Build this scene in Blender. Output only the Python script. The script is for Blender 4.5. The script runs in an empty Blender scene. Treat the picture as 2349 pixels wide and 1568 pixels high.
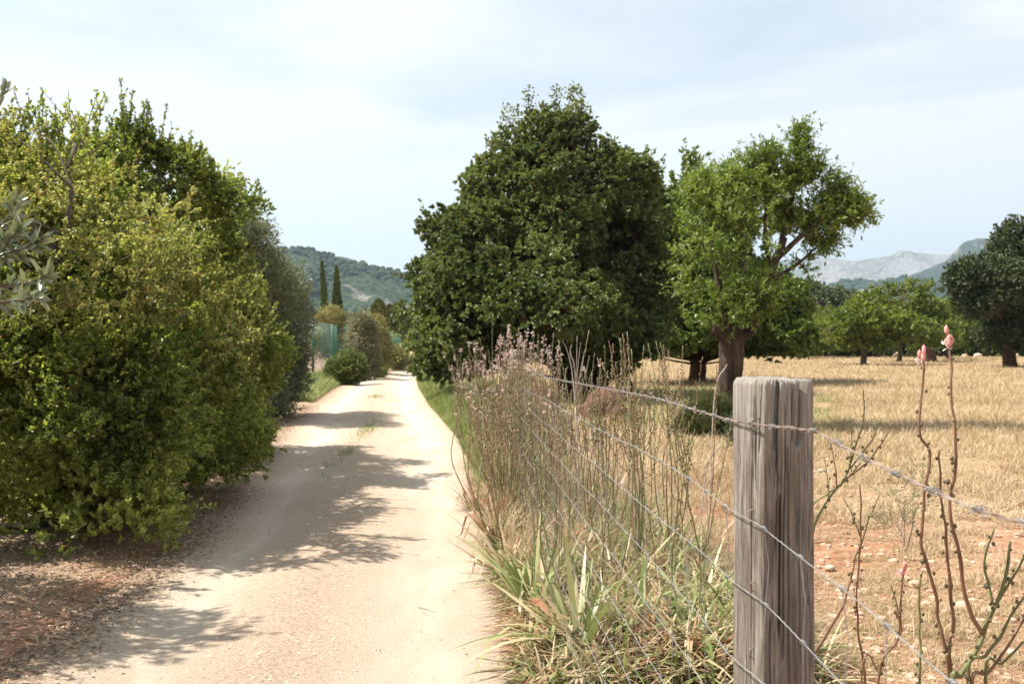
import bpy, math
import numpy as np
from math import radians, pi

R = np.random.default_rng(7)
sc = bpy.context.scene
col = sc.collection

# ------------------------------------------------------------------ camera, sky, sun
FPX = 2284.0           # focal length in pixels of a 2349 px wide picture
EYE = 1.55
cd = bpy.data.cameras.new('camera')
cam = bpy.data.objects.new('camera', cd); col.objects.link(cam)
cam.location = (0, 0, EYE); cam.rotation_euler = (pi / 2, 0, 0)
cd.sensor_width = 36.0; cd.lens = 36.0 * FPX / 2349.0
cd.clip_start = 0.05; cd.clip_end = 30000
cd.dof.use_dof = True; cd.dof.focus_distance = 3.0; cd.dof.aperture_fstop = 10.0
sc.camera = cam

SUN_EL = radians(56); SUN_AZ = radians(-84)      # azimuth clockwise from +Y: ahead and to the left
sd = (math.sin(SUN_AZ) * math.cos(SUN_EL), math.cos(SUN_AZ) * math.cos(SUN_EL), math.sin(SUN_EL))
ld = bpy.data.lights.new('sun', 'SUN'); ld.energy = 4.9; ld.angle = radians(0.6); ld.color = (1.0, 0.94, 0.85)
sun = bpy.data.objects.new('sun', ld); col.objects.link(sun)
from mathutils import Vector
sun.rotation_euler = Vector(sd).to_track_quat('Z', 'Y').to_euler(); sun.location = (-30, 30, 60)

w = bpy.data.worlds.new('World'); sc.world = w; w.use_nodes = True
nt = w.node_tree; N = nt.nodes; L = nt.links
for n in list(N): N.remove(n)
out = N.new('ShaderNodeOutputWorld'); bg = N.new('ShaderNodeBackground'); bg.inputs[1].default_value = 0.070
sky = N.new('ShaderNodeTexSky'); sky.sky_type = 'NISHITA'; sky.sun_disc = False
sky.sun_elevation = SUN_EL; sky.sun_rotation = SUN_AZ; sky.air_density = 1.0; sky.dust_density = 1.6; sky.ozone_density = 1.3
tc = N.new('ShaderNodeTexCoord')
mp = N.new('ShaderNodeMapping'); mp.inputs['Scale'].default_value = (1.0, 1.0, 4.2); mp.inputs['Rotation'].default_value = (0.12, 0.22, 0.5)
nz = N.new('ShaderNodeTexNoise'); nz.inputs['Scale'].default_value = 1.9; nz.inputs['Detail'].default_value = 7; nz.inputs['Roughness'].default_value = 0.52; nz.inputs['Distortion'].default_value = 0.35
cr = N.new('ShaderNodeValToRGB'); cr.color_ramp.elements[0].position = 0.38; cr.color_ramp.elements[0].color = (0.34, 0.34, 0.34, 1); cr.color_ramp.elements[1].position = 0.64; cr.color_ramp.elements[1].color = (1, 1, 1, 1)
sx = N.new('ShaderNodeSeparateXYZ')
hr = N.new('ShaderNodeMapRange'); hr.inputs['From Min'].default_value = 0.0; hr.inputs['From Max'].default_value = 0.36; hr.inputs['To Min'].default_value = 0.75; hr.inputs['To Max'].default_value = 0.0
mx = N.new('ShaderNodeMath'); mx.operation = 'ADD'; mx.use_clamp = True
mix = N.new('ShaderNodeMix'); mix.data_type = 'RGBA'
SKY_CLOUD = (6.85, 7.0, 6.98, 1)
mix.inputs[7].default_value = SKY_CLOUD
L.new(tc.outputs['Generated'], mp.inputs[0]); L.new(mp.outputs[0], nz.inputs['Vector']); L.new(nz.outputs['Fac'], cr.inputs[0])
L.new(tc.outputs['Generated'], sx.inputs[0]); L.new(sx.outputs['Z'], hr.inputs['Value'])
L.new(cr.outputs[0], mx.inputs[0]); L.new(hr.outputs[0], mx.inputs[1]); L.new(mx.outputs[0], mix.inputs[0])
L.new(sky.outputs[0], mix.inputs[6]); L.new(mix.outputs[2], bg.inputs[0]); L.new(bg.outputs[0], out.inputs[0])

sc.view_settings.view_transform = 'Standard'; sc.view_settings.look = 'None'
sc.view_settings.gamma = 1.0; sc.view_settings.use_curve_mapping = False
sc.view_settings.exposure = 1.12
sc.render.engine = 'CYCLES'
sc.cycles.use_denoising = True
sc.cycles.max_bounces = 7; sc.cycles.diffuse_bounces = 3; sc.cycles.glossy_bounces = 2; sc.cycles.transmission_bounces = 4
sc.cycles.transparent_max_bounces = 6; sc.cycles.volume_bounces = 0
sc.cycles.caustics_reflective = False; sc.cycles.caustics_refractive = False

# ------------------------------------------------------------------ helpers
def P(px, py, Y):
    "point at distance Y seen at (px, py) of the 2349 x 1568 photograph"
    return np.array([(px - 1174.5) / FPX * Y, Y, EYE + (784 - py) / FPX * Y])

def G(px, py):
    "ground point"
    Y = EYE * FPX / (py - 784.0)
    return np.array([(px - 1174.5) / FPX * Y, Y, 0.0])

def _h(ix, iy, iz, seed):
    h = (ix.astype(np.uint32) * np.uint32(374761393) + iy.astype(np.uint32) * np.uint32(668265263) + iz.astype(np.uint32) * np.uint32(2147483647) + np.uint32(seed * 144665))
    h = (h ^ (h >> np.uint32(13))) * np.uint32(1274126177)
    h = h ^ (h >> np.uint32(16))
    return h.astype(np.float64) / 4294967295.0

def vnoise(p, seed=0):
    p = np.asarray(p, float)
    i = np.floor(p).astype(np.int64); f = p - i; f = f * f * (3 - 2 * f)
    r = 0
    for dx in (0, 1):
        for dy in (0, 1):
            for dz in (0, 1):
                wgt = (f[..., 0] if dx else 1 - f[..., 0]) * (f[..., 1] if dy else 1 - f[..., 1]) * (f[..., 2] if dz else 1 - f[..., 2])
                r = r + wgt * _h(i[..., 0] + dx, i[..., 1] + dy, i[..., 2] + dz, seed)
    return r

def fbm(p, octaves=4, seed=0, gain=0.5):
    p = np.asarray(p, float); a = 1.0; s = 0; t = 0
    for k in range(octaves):
        s = s + a * vnoise(p * (2 ** k) + 17.3 * k, seed + k); t += a; a *= gain
    return s / t

def norm(v):
    return v / np.maximum(np.linalg.norm(v, axis=-1, keepdims=True), 1e-9)

def rdir(n):
    return norm(R.normal(size=(n, 3)))

class Geo:
    "collects vertices and faces; link() makes ONE mesh object of them"
    def __init__(s): s.v = []; s.f = []; s.n = 0
    def add(s, v, f, m=0):
        v = np.asarray(v, float).reshape(-1, 3); f = np.asarray(f, np.int64)
        s.v.append(v); s.f.append((f + s.n, m)); s.n += len(v)
    def mesh(s, name, mats, smooth=True):
        me = bpy.data.meshes.new(name)
        v = np.concatenate(s.v).astype(np.float32)
        me.vertices.add(len(v)); me.vertices.foreach_set('co', v.ravel())
        li = np.concatenate([f.ravel() for f, m in s.f]).astype(np.int32)
        lt = np.concatenate([np.full(len(f), f.shape[1], np.int32) for f, m in s.f])
        mi = np.concatenate([np.full(len(f), m, np.int32) for f, m in s.f])
        ls = np.concatenate([[0], np.cumsum(lt)[:-1]]).astype(np.int32)
        me.loops.add(len(li)); me.loops.foreach_set('vertex_index', li)
        me.polygons.add(len(lt)); me.polygons.foreach_set('loop_start', ls); me.polygons.foreach_set('loop_total', lt)
        me.polygons.foreach_set('material_index', mi)
        me.polygons.foreach_set('use_smooth', np.full(len(lt), smooth, bool))
        for m in (mats if isinstance(mats, (list, tuple)) else [mats]): me.materials.append(m)
        me.update(calc_edges=True)
        return me
    def link(s, name, mats, parent=None, smooth=True, label=None):
        o = bpy.data.objects.new(name, s.mesh(name, mats, smooth)); col.objects.link(o)
        if parent is not None:
            o.parent = parent; o.location = -Vector(parent.location) if parent.type == 'EMPTY' else (0, 0, 0)
        if label: o['label'] = label
        return o

def thing(name, label, cat, loc, group=None):
    o = bpy.data.objects.new(name, None); col.objects.link(o)
    o.location = tuple(float(q) for q in loc); o.empty_display_size = 0.2
    o['label'] = label; o['category'] = cat
    if group: o['group'] = group
    return o

def tag(o, label, cat=None, group=None, kind=None):
    o['label'] = label
    if cat: o['category'] = cat
    if group: o['group'] = group
    if kind: o['kind'] = kind
    return o

def tube(g, path, rad, sides=6, m=0, rough=0.0, cap=True, seed=0):
    path = np.asarray(path, float); n = len(path)
    rad = np.broadcast_to(np.asarray(rad, float), (n,))
    t = norm(np.gradient(path, axis=0))
    a = np.cross(t, np.array([0.31, 0.17, 0.93])); a = norm(a); b = np.cross(t, a)
    th = np.arange(sides) * 2 * pi / sides
    ring = a[:, None] * np.cos(th)[None, :, None] + b[:, None] * np.sin(th)[None, :, None]
    rr = rad[:, None] * np.ones((1, sides))
    if rough:
        q = path[:, None] + ring * rad[:, None, None]
        rr = rr * (1 + rough * (fbm(q * np.array([6, 6, 1.6]) , 3, seed) - 0.5) * 2)
    v = path[:, None] + ring * rr[..., None]
    i = np.arange(n - 1)[:, None] * sides; j = np.arange(sides)[None]; j2 = (j + 1) % sides
    f = np.stack([i + j, i + j2, i + sides + j2, i + sides + j], -1).reshape(-1, 4)
    g.add(v, f, m)
    if cap:
        base = g.n - n * sides
        g.f.append((np.arange(sides)[None][:, ::-1] + base, m)); g.f.append((np.arange(sides)[None] + base + (n - 1) * sides, m))

def curve(pts, n=12):
    "smooth path through points (Catmull-Rom)"
    p = np.asarray(pts, float)
    p = np.vstack([2 * p[0] - p[1], p, 2 * p[-1] - p[-2]])
    o = []
    for k in range(1, len(p) - 2):
        t = np.linspace(0, 1, n, endpoint=False)[:, None]
        o.append(0.5 * ((2 * p[k]) + (-p[k-1] + p[k+1]) * t + (2*p[k-1] - 5*p[k] + 4*p[k+1] - p[k+2]) * t**2 + (-p[k-1] + 3*p[k] - 3*p[k+1] + p[k+2]) * t**3))
    o.append(p[-2][None]); return np.vstack(o)

def leaves(g, p, d, up, ln, wd, fold=0.25, droop=0.0, m=0):
    "six point folded leaves: p base, d axis, up approximate normal"
    n = len(p)
    ln = np.broadcast_to(ln, (n,))[:, None]; wd = np.broadcast_to(wd, (n,))[:, None]
    d = norm(d); s = norm(np.cross(d, up)); nn = np.cross(s, d)
    mid = p + d * ln * 0.38; m2 = p + d * ln * 0.72 - nn * ln * droop * 0.3
    v = np.stack([p, mid + s * wd * 0.5 + nn * wd * fold, m2 + s * wd * 0.4 + nn * wd * fold, p + d * ln - nn * ln * droop,
                  m2 - s * wd * 0.4 + nn * wd * fold, mid - s * wd * 0.5 + nn * wd * fold], 1)
    b = np.arange(n)[:, None, None] * 6
    g.add(v, (b + np.array([[0, 1, 2, 3], [0, 3, 4, 5]])[None]).reshape(-1, 4), m)

def leafq(g, p, d, up, ln, wd, m=0):
    "plain four point leaves for far crowns"
    n = len(p); ln = np.broadcast_to(ln, (n,))[:, None]; wd = np.broadcast_to(wd, (n,))[:, None]
    d = norm(d); s = norm(np.cross(d, up))
    v = np.stack([p, p + d * ln * .45 + s * wd * .5, p + d * ln, p + d * ln * .5 - s * wd * .5], 1)
    g.add(v, np.arange(n * 4).reshape(-1, 4), m)

def crown_pts(blobs, n, shell=(0.72, 1.0), zmin=0.1, holes=0.0, hs=1.0, seed=3):
    "clump centres on the union of ellipsoids; blobs rows: cx cy cz rx ry rz"
    B = np.asarray(blobs, float); c = B[:, :3]; r = B[:, 3:]
    wgt = (r[:, 0] * r[:, 1] * r[:, 2]) ** (2 / 3); wgt = wgt / wgt.sum()
    P_, N_ = [], []; tot = 0
    for _ in range(40):
        k = R.choice(len(B), n, p=wgt); u = rdir(n); t = R.uniform(shell[0], shell[1], n)[:, None]
        p = c[k] + r[k] * u * t
        q = np.linalg.norm((p[:, None] - c[None]) / r[None], axis=2); q[np.arange(n), k] = 9
        ok = (q.min(1) > shell[0] * 0.93) & (p[:, 2] > zmin)
        if holes > 0: ok &= fbm(p * hs, 2, seed) > holes
        P_.append(p[ok]); N_.append(norm(u[ok] / r[k][ok])); tot += ok.sum()
        if tot >= n: break
    return np.concatenate(P_)[:n], np.concatenate(N_)[:n]

def foliage(g, cp, cn, cr, ns, nl, ln, wd, sl=0.12, up=0.35, far=False, hang=0.0, fold=0.25, m=0, flat=0.8, spread=0.9, toward=0.55):
    "clumps -> sprigs -> leaves"
    n = len(cp); crr = np.broadcast_to(cr, (n,))
    off = rdir(n * ns) * (R.random((n * ns, 1)) ** 0.45); off[:, 2] *= flat
    c = np.repeat(cp, ns, 0) + off * np.repeat(crr, ns)[:, None]
    sdv = norm(np.repeat(cn, ns, 0) * toward + np.array([0, 0, up]) + off * 0.6 + rdir(n * ns) * 0.45)
    c = np.repeat(c, nl, 0); d = np.repeat(sdv, nl, 0); k = len(c)
    t = R.random((k, 1)); p = c + d * t * sl
    ld_ = norm(d * 0.75 + rdir(k) * spread + np.array([0, 0, -hang]))
    nu = norm(rdir(k) * 0.7 + d * 0.6 + np.array([0, 0, 0.4]))
    L_ = ln * R.uniform(0.5, 1.35, k); W_ = wd * R.uniform(0.75, 1.2, k)
    (leafq(g, p, ld_, nu, L_, W_, m) if far else leaves(g, p, ld_, nu, L_, W_, fold, 0.1, m))

def twigs(g, skel, cp, r0=0.025, r1=0.006, sides=4, m=0, lift=0.5, frac=1.0):
    "thin branches from the nearest limb to clump centres"
    S = np.asarray(skel)
    for p in cp[:int(len(cp) * frac)]:
        d = np.linalg.norm((S - p) * np.array([1, 1, 1.0]), axis=1) + np.maximum(S[:, 2] - p[2] + lift, 0) * 1.5
        a = S[d.argmin()]; v = p - a; ln = np.linalg.norm(v)
        mid = a + v * 0.5 + np.array([0, 0, 0.08 * ln]) + R.normal(size=3) * 0.05 * ln
        tube(g, curve([a, mid, p], 4), np.linspace(r0 * min(1.6, 0.5 + ln * .3), r1, 9), sides, m, cap=False)

def grow(gt, skel, targets, root, r1=.005, k_r=.010, sides=5, up=.25, lift=.3):
    "branch system: targets are joined in order of distance from the root, each to the nearest wood that is already there"
    S = [np.asarray(skel, float)]; order = np.argsort(np.linalg.norm(targets - root, axis=1))
    for p in targets[order]:
        A = np.vstack(S); dd = np.linalg.norm(A - p, axis=1) + np.maximum(A[:, 2] - p[2] + .1, 0) * lift; a = A[dd.argmin()]; v = p - a; ln = np.linalg.norm(v)
        mid = a + v * .5 + np.array([0, 0, up * .3 * ln]) + R.normal(size=3) * .07 * ln
        c = curve([a, mid, p], 4); tube(gt, c, np.linspace(r1 + k_r * min(ln, 1.5), r1, len(c)), sides, cap=False); S.append(c[2:])
    return np.vstack(S)

def shoots(gl, gt, base, d, length, ln, wd, nl=16, bend=0.3, r=0.006, tipfrac=0.0, hang=0.0):
    "leafy shoots that stand out of a crown; leaves from tipfrac on"
    for b, dd, le in zip(base, d, length):
        bd = norm(R.normal(size=3)[None])[0]
        t = np.linspace(0, 1, 8)[:, None]
        path = b + dd * t * le + bd * (t ** 2) * bend * le * 0.5 + np.array([0, 0, 1.0]) * t ** 2 * bend * le * 0.3
        tube(gt, path, np.linspace(r, r * 0.4, 8), 4, cap=False)
        k = int(nl * R.uniform(0.7, 1.3)); tt = tipfrac + (1 - tipfrac) * R.random(k)
        p = np.stack([np.interp(tt, t[:, 0], path[:, a]) for a in range(3)], 1)
        leaves(gl, p, norm(dd + rdir(k) * 1.1 - np.array([0, 0, hang])), rdir(k) + np.array([0, 0, .5]), ln * R.uniform(.7, 1.2, k), wd * R.uniform(.8, 1.2, k))

def ribbons(g, p, dirv, ln, wd, bend, rows=5, kink=None, m=0, taper=0.12):
    "strap leaves and grass blades: rise along dirv, bend over under their weight"
    n = len(p); d = norm(dirv); ln = np.broadcast_to(ln, (n,))[:, None]; wd = np.broadcast_to(wd, (n,))[:, None]; bend = np.broadcast_to(bend, (n,))[:, None]
    hz = d * np.array([1, 1, 0]); hz = norm(hz + 1e-4); side = np.stack([-hz[:, 1], hz[:, 0], np.zeros(n)], 1)
    tw = R.normal(size=(n, 1)) * 0.5; side = norm(side + hz * tw)
    v = []
    for r_ in range(rows):
        t = r_ / (rows - 1)
        q = p + d * ln * t + hz * ln * bend * t * t * 0.45 - np.array([0, 0, 1.0]) * ln * bend * t * t * 0.75
        if kink is not None:
            kt = np.maximum(t - kink[:, None], 0); q = q - np.array([0, 0, 1.0]) * ln * kt * 1.3 - d * ln * kt * 0.6
        wv = wd * (1 - (1 - taper) * t ** 2.2) * (0.75 + 0.25 * min(1, t * 5))
        q[:, 2] = np.maximum(q[:, 2], 0.012)
        v += [q - side * wv * 0.5, q + side * wv * 0.5]
    v = np.stack(v, 1); b = np.arange(n)[:, None, None] * rows * 2
    q = np.array([[2 * k, 2 * k + 1, 2 * k + 3, 2 * k + 2] for k in range(rows - 1)])
    g.add(v, (b + q[None]).reshape(-1, 4), m)

_ico = None
def ico(sub=1):
    import bmesh
    bm = bmesh.new(); bmesh.ops.create_icosphere(bm, subdivisions=sub, radius=1)
    v = np.array([q.co[:] for q in bm.verts]); f = np.array([[a.index for a in q.verts] for q in bm.faces]); bm.free(); return v, f
ICO1 = ico(1); ICO2 = ico(2); ICO3 = ico(3)

def pods(g, c, r, stretch=1.3, axis=None, m=0, base=None):
    "small round capsules / buds, many at once"
    v, f = base or ICO1; n = len(c); r = np.broadcast_to(r, (n,))
    q = v[None] * r[:, None, None]
    q = q * np.array([1, 1, stretch])
    g.add(c[:, None] + q, (np.arange(n)[:, None, None] * len(v) + f[None]).reshape(-1, 3), m)

# ------------------------------------------------------------------ materials
def mat(name):
    m = bpy.data.materials.new(name); m.use_nodes = True
    b = m.node_tree.nodes['Principled BSDF']; return m, m.node_tree, b

def ramp(nt, src, stops):
    r = nt.nodes.new('ShaderNodeValToRGB'); e = r.color_ramp.elements
    while len(e) < len(stops): e.new(0.5)
    for k, (p, c) in enumerate(stops): e[k].position = p; e[k].color = (c[0], c[1], c[2], 1)
    nt.links.new(src, r.inputs[0]); return r.outputs[0]

def noise(nt, scale, detail=4, rough=0.5, vec=None, dist=0.0):
    n = nt.nodes.new('ShaderNodeTexNoise'); n.inputs['Scale'].default_value = scale; n.inputs['Detail'].default_value = detail
    n.inputs['Roughness'].default_value = rough; n.inputs['Distortion'].default_value = dist
    if vec is not None: nt.links.new(vec, n.inputs['Vector'])
    return n.outputs['Fac']

def mixc(nt, fac, a, b, mode='MIX'):
    m = nt.nodes.new('ShaderNodeMix'); m.data_type = 'RGBA'; m.blend_type = mode
    for s, v in ((m.inputs[0], fac), (m.inputs[6], a), (m.inputs[7], b)):
        if hasattr(v, 'links') or hasattr(v, 'is_linked'): nt.links.new(v, s)
        else: s.default_value = v if not isinstance(v, tuple) else (v[0], v[1], v[2], 1)
    return m.outputs[2]

def worldpos(nt):
    return nt.nodes.new('ShaderNodeNewGeometry').outputs['Position']

def mapping(nt, vec, scale):
    m = nt.nodes.new('ShaderNodeMapping'); m.inputs['Scale'].default_value = scale; nt.links.new(vec, m.inputs[0]); return m.outputs[0]

def bump(nt, b, h, strength, dist):
    u = nt.nodes.new('ShaderNodeBump'); u.inputs['Strength'].default_value = strength; u.inputs['Distance'].default_value = dist
    nt.links.new(h, u.inputs['Height']); nt.links.new(u.outputs[0], b.inputs['Normal'])

def leaf_mat(name, cols, trans=0.35, rough=0.45, patch=0.9, tcol=1.5, spec=0.5, brown=None, bfrac=0.04):
    "cols: dark, mid, light; patches of new growth come from a soft 3D noise, single leaves vary too"
    m, nt, b = mat(name); g = nt.nodes.new('ShaderNodeNewGeometry')
    nz = noise(nt, patch, 3, 0.6, g.outputs['Position'])
    a = nt.nodes.new('ShaderNodeMath'); a.operation = 'MULTIPLY_ADD'; a.inputs[1].default_value = 0.36
    nt.links.new(g.outputs['Random Per Island'], a.inputs[0]); nt.links.new(nz, a.inputs[2])
    c = ramp(nt, a.outputs[0], [(0.42, cols[0]), (0.66, cols[1]), (0.92, cols[2])])
    if brown:
        lt = nt.nodes.new('ShaderNodeMath'); lt.operation = 'LESS_THAN'; lt.inputs[1].default_value = bfrac
        nt.links.new(g.outputs['Random Per Island'], lt.inputs[0]); c = mixc(nt, lt.outputs[0], c, brown)
    nt.links.new(c, b.inputs['Base Color']); b.inputs['Roughness'].default_value = rough
    b.inputs['Specular IOR Level'].default_value = spec
    tr = nt.nodes.new('ShaderNodeBsdfTranslucent')
    tcn = mixc(nt, 1.0, c, (tcol, tcol * 1.05, tcol * 0.55), 'MULTIPLY'); nt.links.new(tcn, tr.inputs[0])
    ms = nt.nodes.new('ShaderNodeMixShader'); ms.inputs[0].default_value = trans
    nt.links.new(b.outputs[0], ms.inputs[1]); nt.links.new(tr.outputs[0], ms.inputs[2])
    nt.links.new(ms.outputs[0], nt.nodes['Material Output'].inputs[0]); return m

def blade_mat(name, stops, trans=0.3, rough=0.6, patch=0.6, pw=0.5, spec=0.3):
    m, nt, b = mat(name); g = nt.nodes.new('ShaderNodeNewGeometry')
    nz = noise(nt, patch, 3, 0.6, g.outputs['Position'])
    s = nt.nodes.new('ShaderNodeMapRange'); s.inputs[1].default_value = 0.3; s.inputs[2].default_value = 0.7; nt.links.new(nz, s.inputs[0])
    mx_ = nt.nodes.new('ShaderNodeMix'); mx_.inputs[0].default_value = pw
    nt.links.new(g.outputs['Random Per Island'], mx_.inputs[2]); nt.links.new(s.outputs[0], mx_.inputs[3])
    c = ramp(nt, mx_.outputs[0], stops)
    nt.links.new(c, b.inputs['Base Color']); b.inputs['Roughness'].default_value = rough; b.inputs['Specular IOR Level'].default_value = spec
    tr = nt.nodes.new('ShaderNodeBsdfTranslucent'); nt.links.new(c, tr.inputs[0])
    ms = nt.nodes.new('ShaderNodeMixShader'); ms.inputs[0].default_value = trans
    nt.links.new(b.outputs[0], ms.inputs[1]); nt.links.new(tr.outputs[0], ms.inputs[2])
    nt.links.new(ms.outputs[0], nt.nodes['Material Output'].inputs[0]); return m

def bark_mat(name, c0, c1, scale=9, bs=0.6, bd=0.02):
    m, nt, b = mat(name); v = mapping(nt, worldpos(nt), (1, 1, 0.22))
    n = noise(nt, scale, 6, 0.65, v, 0.4); c = ramp(nt, n, [(0.35, c0), (0.65, c1)])
    nt.links.new(c, b.inputs['Base Color']); b.inputs['Roughness'].default_value = 0.9; b.inputs['Specular IOR Level'].default_value = 0.15
    bump(nt, b, n, bs, bd); return m

def plain_mat(name, c0, c1, scale=20, rough=0.7, metal=0.0, detail=3):
    m, nt, b = mat(name); n = noise(nt, scale, detail, 0.6, worldpos(nt))
    nt.links.new(ramp(nt, n, [(0.35, c0), (0.65, c1)]), b.inputs['Base Color']); b.inputs['Roughness'].default_value = rough; b.inputs['Metallic'].default_value = metal
    return m

M_oak = leaf_mat('oak_leaf', [(.055, .08, .02), (.195, .235, .058), (.45, .46, .15)], 0.5, 0.38, 0.85, 1.5, 0.55, (.24, .15, .06), .025)
M_oakb = leaf_mat('oak_leaf_catkins', [(.08, .10, .03), (.26, .275, .09), (.48, .47, .20)], 0.4, 0.45, 0.9, 1.4, 0.4, (.26, .16, .08), .10)
M_carob = leaf_mat('carob_leaf', [(.045, .066, .02), (.105, .14, .038), (.21, .245, .08)], 0.3, 0.5, 0.5, 1.3, 0.6, (.12, .07, .03), .02)
M_carob2 = leaf_mat('carob_leaf_pale', [(.045, .08, .018), (.11, .165, .036), (.20, .26, .06)], 0.28, 0.38, 0.5, 1.3, 0.5)
M_almond = leaf_mat('almond_leaf', [(.07, .12, .022), (.15, .21, .04), (.25, .31, .075)], 0.38, 0.42, 0.6, 1.3, 0.5)
M_olive = leaf_mat('olive_leaf', [(.07, .09, .045), (.15, .17, .09), (.27, .29, .18)], 0.25, 0.42, 0.8, 1.2, 0.5)
M_fig = leaf_mat('fig_leaf', [(.06, .09, .016), (.125, .16, .028), (.20, .235, .05)], 0.4, 0.45, 0.5, 1.5, 0.4)
M_dark = leaf_mat('far_evergreen_leaf', [(.025, .045, .018), (.05, .075, .026), (.09, .11, .04)], 0.2, 0.5, 0.3, 1.2, 0.4)
M_grey = leaf_mat('grey_green_leaf', [(.06, .08, .04), (.10, .125, .065), (.15, .18, .10)], 0.2, 0.6, 0.3, 1.2, 0.3)
M_cyp = leaf_mat('cypress_needles', [(.03, .05, .014), (.07, .10, .026), (.13, .16, .04)], 0.15, 0.6, 0.5, 1.1, 0.2)
M_shrubg = leaf_mat('green_shrub_leaf', [(.05, .09, .02), (.10, .15, .03), (.19, .22, .06)], 0.35, 0.42, 1.2, 1.4, 0.5, (.35, .18, .10), .06)
M_shrubt = leaf_mat('tan_shrub_leaf', [(.10, .11, .04), (.24, .23, .09), (.42, .37, .18)], 0.3, 0.5, 1.0, 1.3, 0.4, (.30, .17, .08), .1)
M_cypb = leaf_mat('cypress_needles_golden', [(.05, .06, .02), (.12, .13, .035), (.22, .20, .06)], 0.15, 0.6, 0.5, 1.1, 0.2)
M_gt = leaf_mat('grey_tan_leaf', [(.08, .09, .05), (.20, .20, .12), (.36, .35, .23)], 0.25, 0.45, 1.2, 1.2, 0.5, (.30, .20, .12), .06)
M_fern = leaf_mat('feathery_leaf', [(.045, .055, .02), (.08, .09, .032), (.14, .145, .06)], 0.3, 0.5, 1.2, 1.3, 0.3)
M_barkc = bark_mat('carob_bark', (.035, .022, .016), (.11, .06, .04))
M_barka = bark_mat('almond_bark', (.025, .018, .015), (.11, .075, .055), 12, 1.0, 0.04)
M_barko = bark_mat('grey_bark', (.06, .05, .04), (.17, .14, .11))
M_twig = plain_mat('twig', (.09, .06, .04), (.17, .12, .08))
M_asp = blade_mat('strap_leaf', [(0.0, (.07, .12, .025)), (.34, (.19, .24, .07)), (.54, (.36, .36, .16)), (.70, (.56, .46, .28)), (.86, (.42, .19, .10)), (1.0, (.25, .10, .06))], 0.3, 0.42, 1.2, 0.35, .45)
M_aspd = blade_mat('dry_strap_leaf', [(0.0, (.16, .19, .07)), (.25, (.38, .30, .17)), (.55, (.55, .43, .28)), (.8, (.36, .17, .09)), (1.0, (.24, .09, .05))], 0.3, 0.5, 1.2, 0.35, .4)
M_gg = blade_mat('green_grass_blade', [(0.0, (.10, .15, .03)), (.5, (.22, .27, .07)), (1.0, (.42, .39, .19))], 0.4, 0.5, 0.7, 0.5)
M_straw = blade_mat('straw_blade', [(0.0, (.27, .185, .095)), (.5, (.46, .345, .20)), (1.0, (.64, .52, .34))], 0.3, 0.5, 0.35, 0.62)
M_stalk = plain_mat('green_brown_stalk', (.10, .12, .04), (.25, .22, .10), 4, 0.6)
M_nred = plain_mat('red_stem', (.12, .05, .03), (.22, .12, .065), 7, .55)
M_ngreen = plain_mat('olive_stem', (.075, .09, .03), (.15, .15, .055), 7, .55)
M_stalkr = plain_mat('red_brown_stalk', (.15, .08, .045), (.31, .20, .11), 3, 0.6)
M_pod = plain_mat('seed_pod', (.06, .065, .025), (.16, .11, .055), 30, 0.5)
M_podb = plain_mat('brown_seed_pod', (.20, .13, .075), (.40, .29, .18), 30, 0.6)
M_petal = blade_mat('petal', [(0.0, (.62, .36, .32)), (.5, (.80, .62, .58)), (1.0, (.86, .80, .76))], 0.45, 0.6, 3, 0.3)
M_bud = plain_mat('pink_bud', (.50, .17, .14), (.72, .36, .32), 60, 0.5)
M_dead = plain_mat('bleached_twig', (.36, .30, .26), (.55, .48, .42), 14, 0.8)
M_wire = plain_mat('galvanised_wire', (.19, .20, .20), (.33, .33, .32), 60, 0.55, 0.3)
M_rust = plain_mat('rusty_wire', (.17, .115, .09), (.32, .25, .21), 30, 0.8, 0.2)
M_fgreen = plain_mat('green_coated_steel', (.012, .115, .085), (.03, .16, .12), 4, 0.45)
M_steel = plain_mat('grey_steel_pipe', (.30, .32, .31), (.42, .43, .41), 4, 0.5)

# ------------------------------------------------------------------ road line
ROAD = np.array([  # Y, left edge X, right edge X
    (-12, -1.2, 1.9), (0, -2.1, 0.35), (4.5, -2.4, 0.06), (7.6, -2.6, -.14), (11.2, -3.15, -.42), (16.4, -4.0, -0.95), (24, -4.95, -2.0),
    (33, -5.9, -3.1), (41, -6.6, -3.95), (52, -7.3, -5.0), (60, -7.2, -5.0), (68, -6.0, -3.6)])
def road_x(Y): return np.interp(Y, ROAD[:, 0], ROAD[:, 1]), np.interp(Y, ROAD[:, 0], ROAD[:, 2])
def hedge_x(Y): return np.interp(Y, [0, 5, 7, 10, 16, 23, 26, 40], [-4.2, -3.5, -3.0, -3.35, -4.7, -5.3, -6.8, -8])
def roadside(X, Y):
    "signed distance outside the road (negative inside)"
    l, r = road_x(Y); return np.maximum(l - X, X - r)

def ground_h(X, Y):
    d = roadside(X, Y); q = np.stack([X, Y, 0 * X], -1)
    n = (fbm(q * 0.9, 3, 5) - 0.5) * 0.10 + (fbm(q * 5, 3, 9) - 0.5) * 0.035 + (fbm(q * 17, 2, 12) - .5) * 0.02
    n = n * np.clip(d / 0.6, 0, 1) * np.clip(1.6 - Y / 60, 0.25, 1)
    edge = np.clip((d + 0.12) / 0.24, 0, 1)
    return np.where(Y > 66, n, -0.035 + 0.05 * edge + n * edge)

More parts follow.
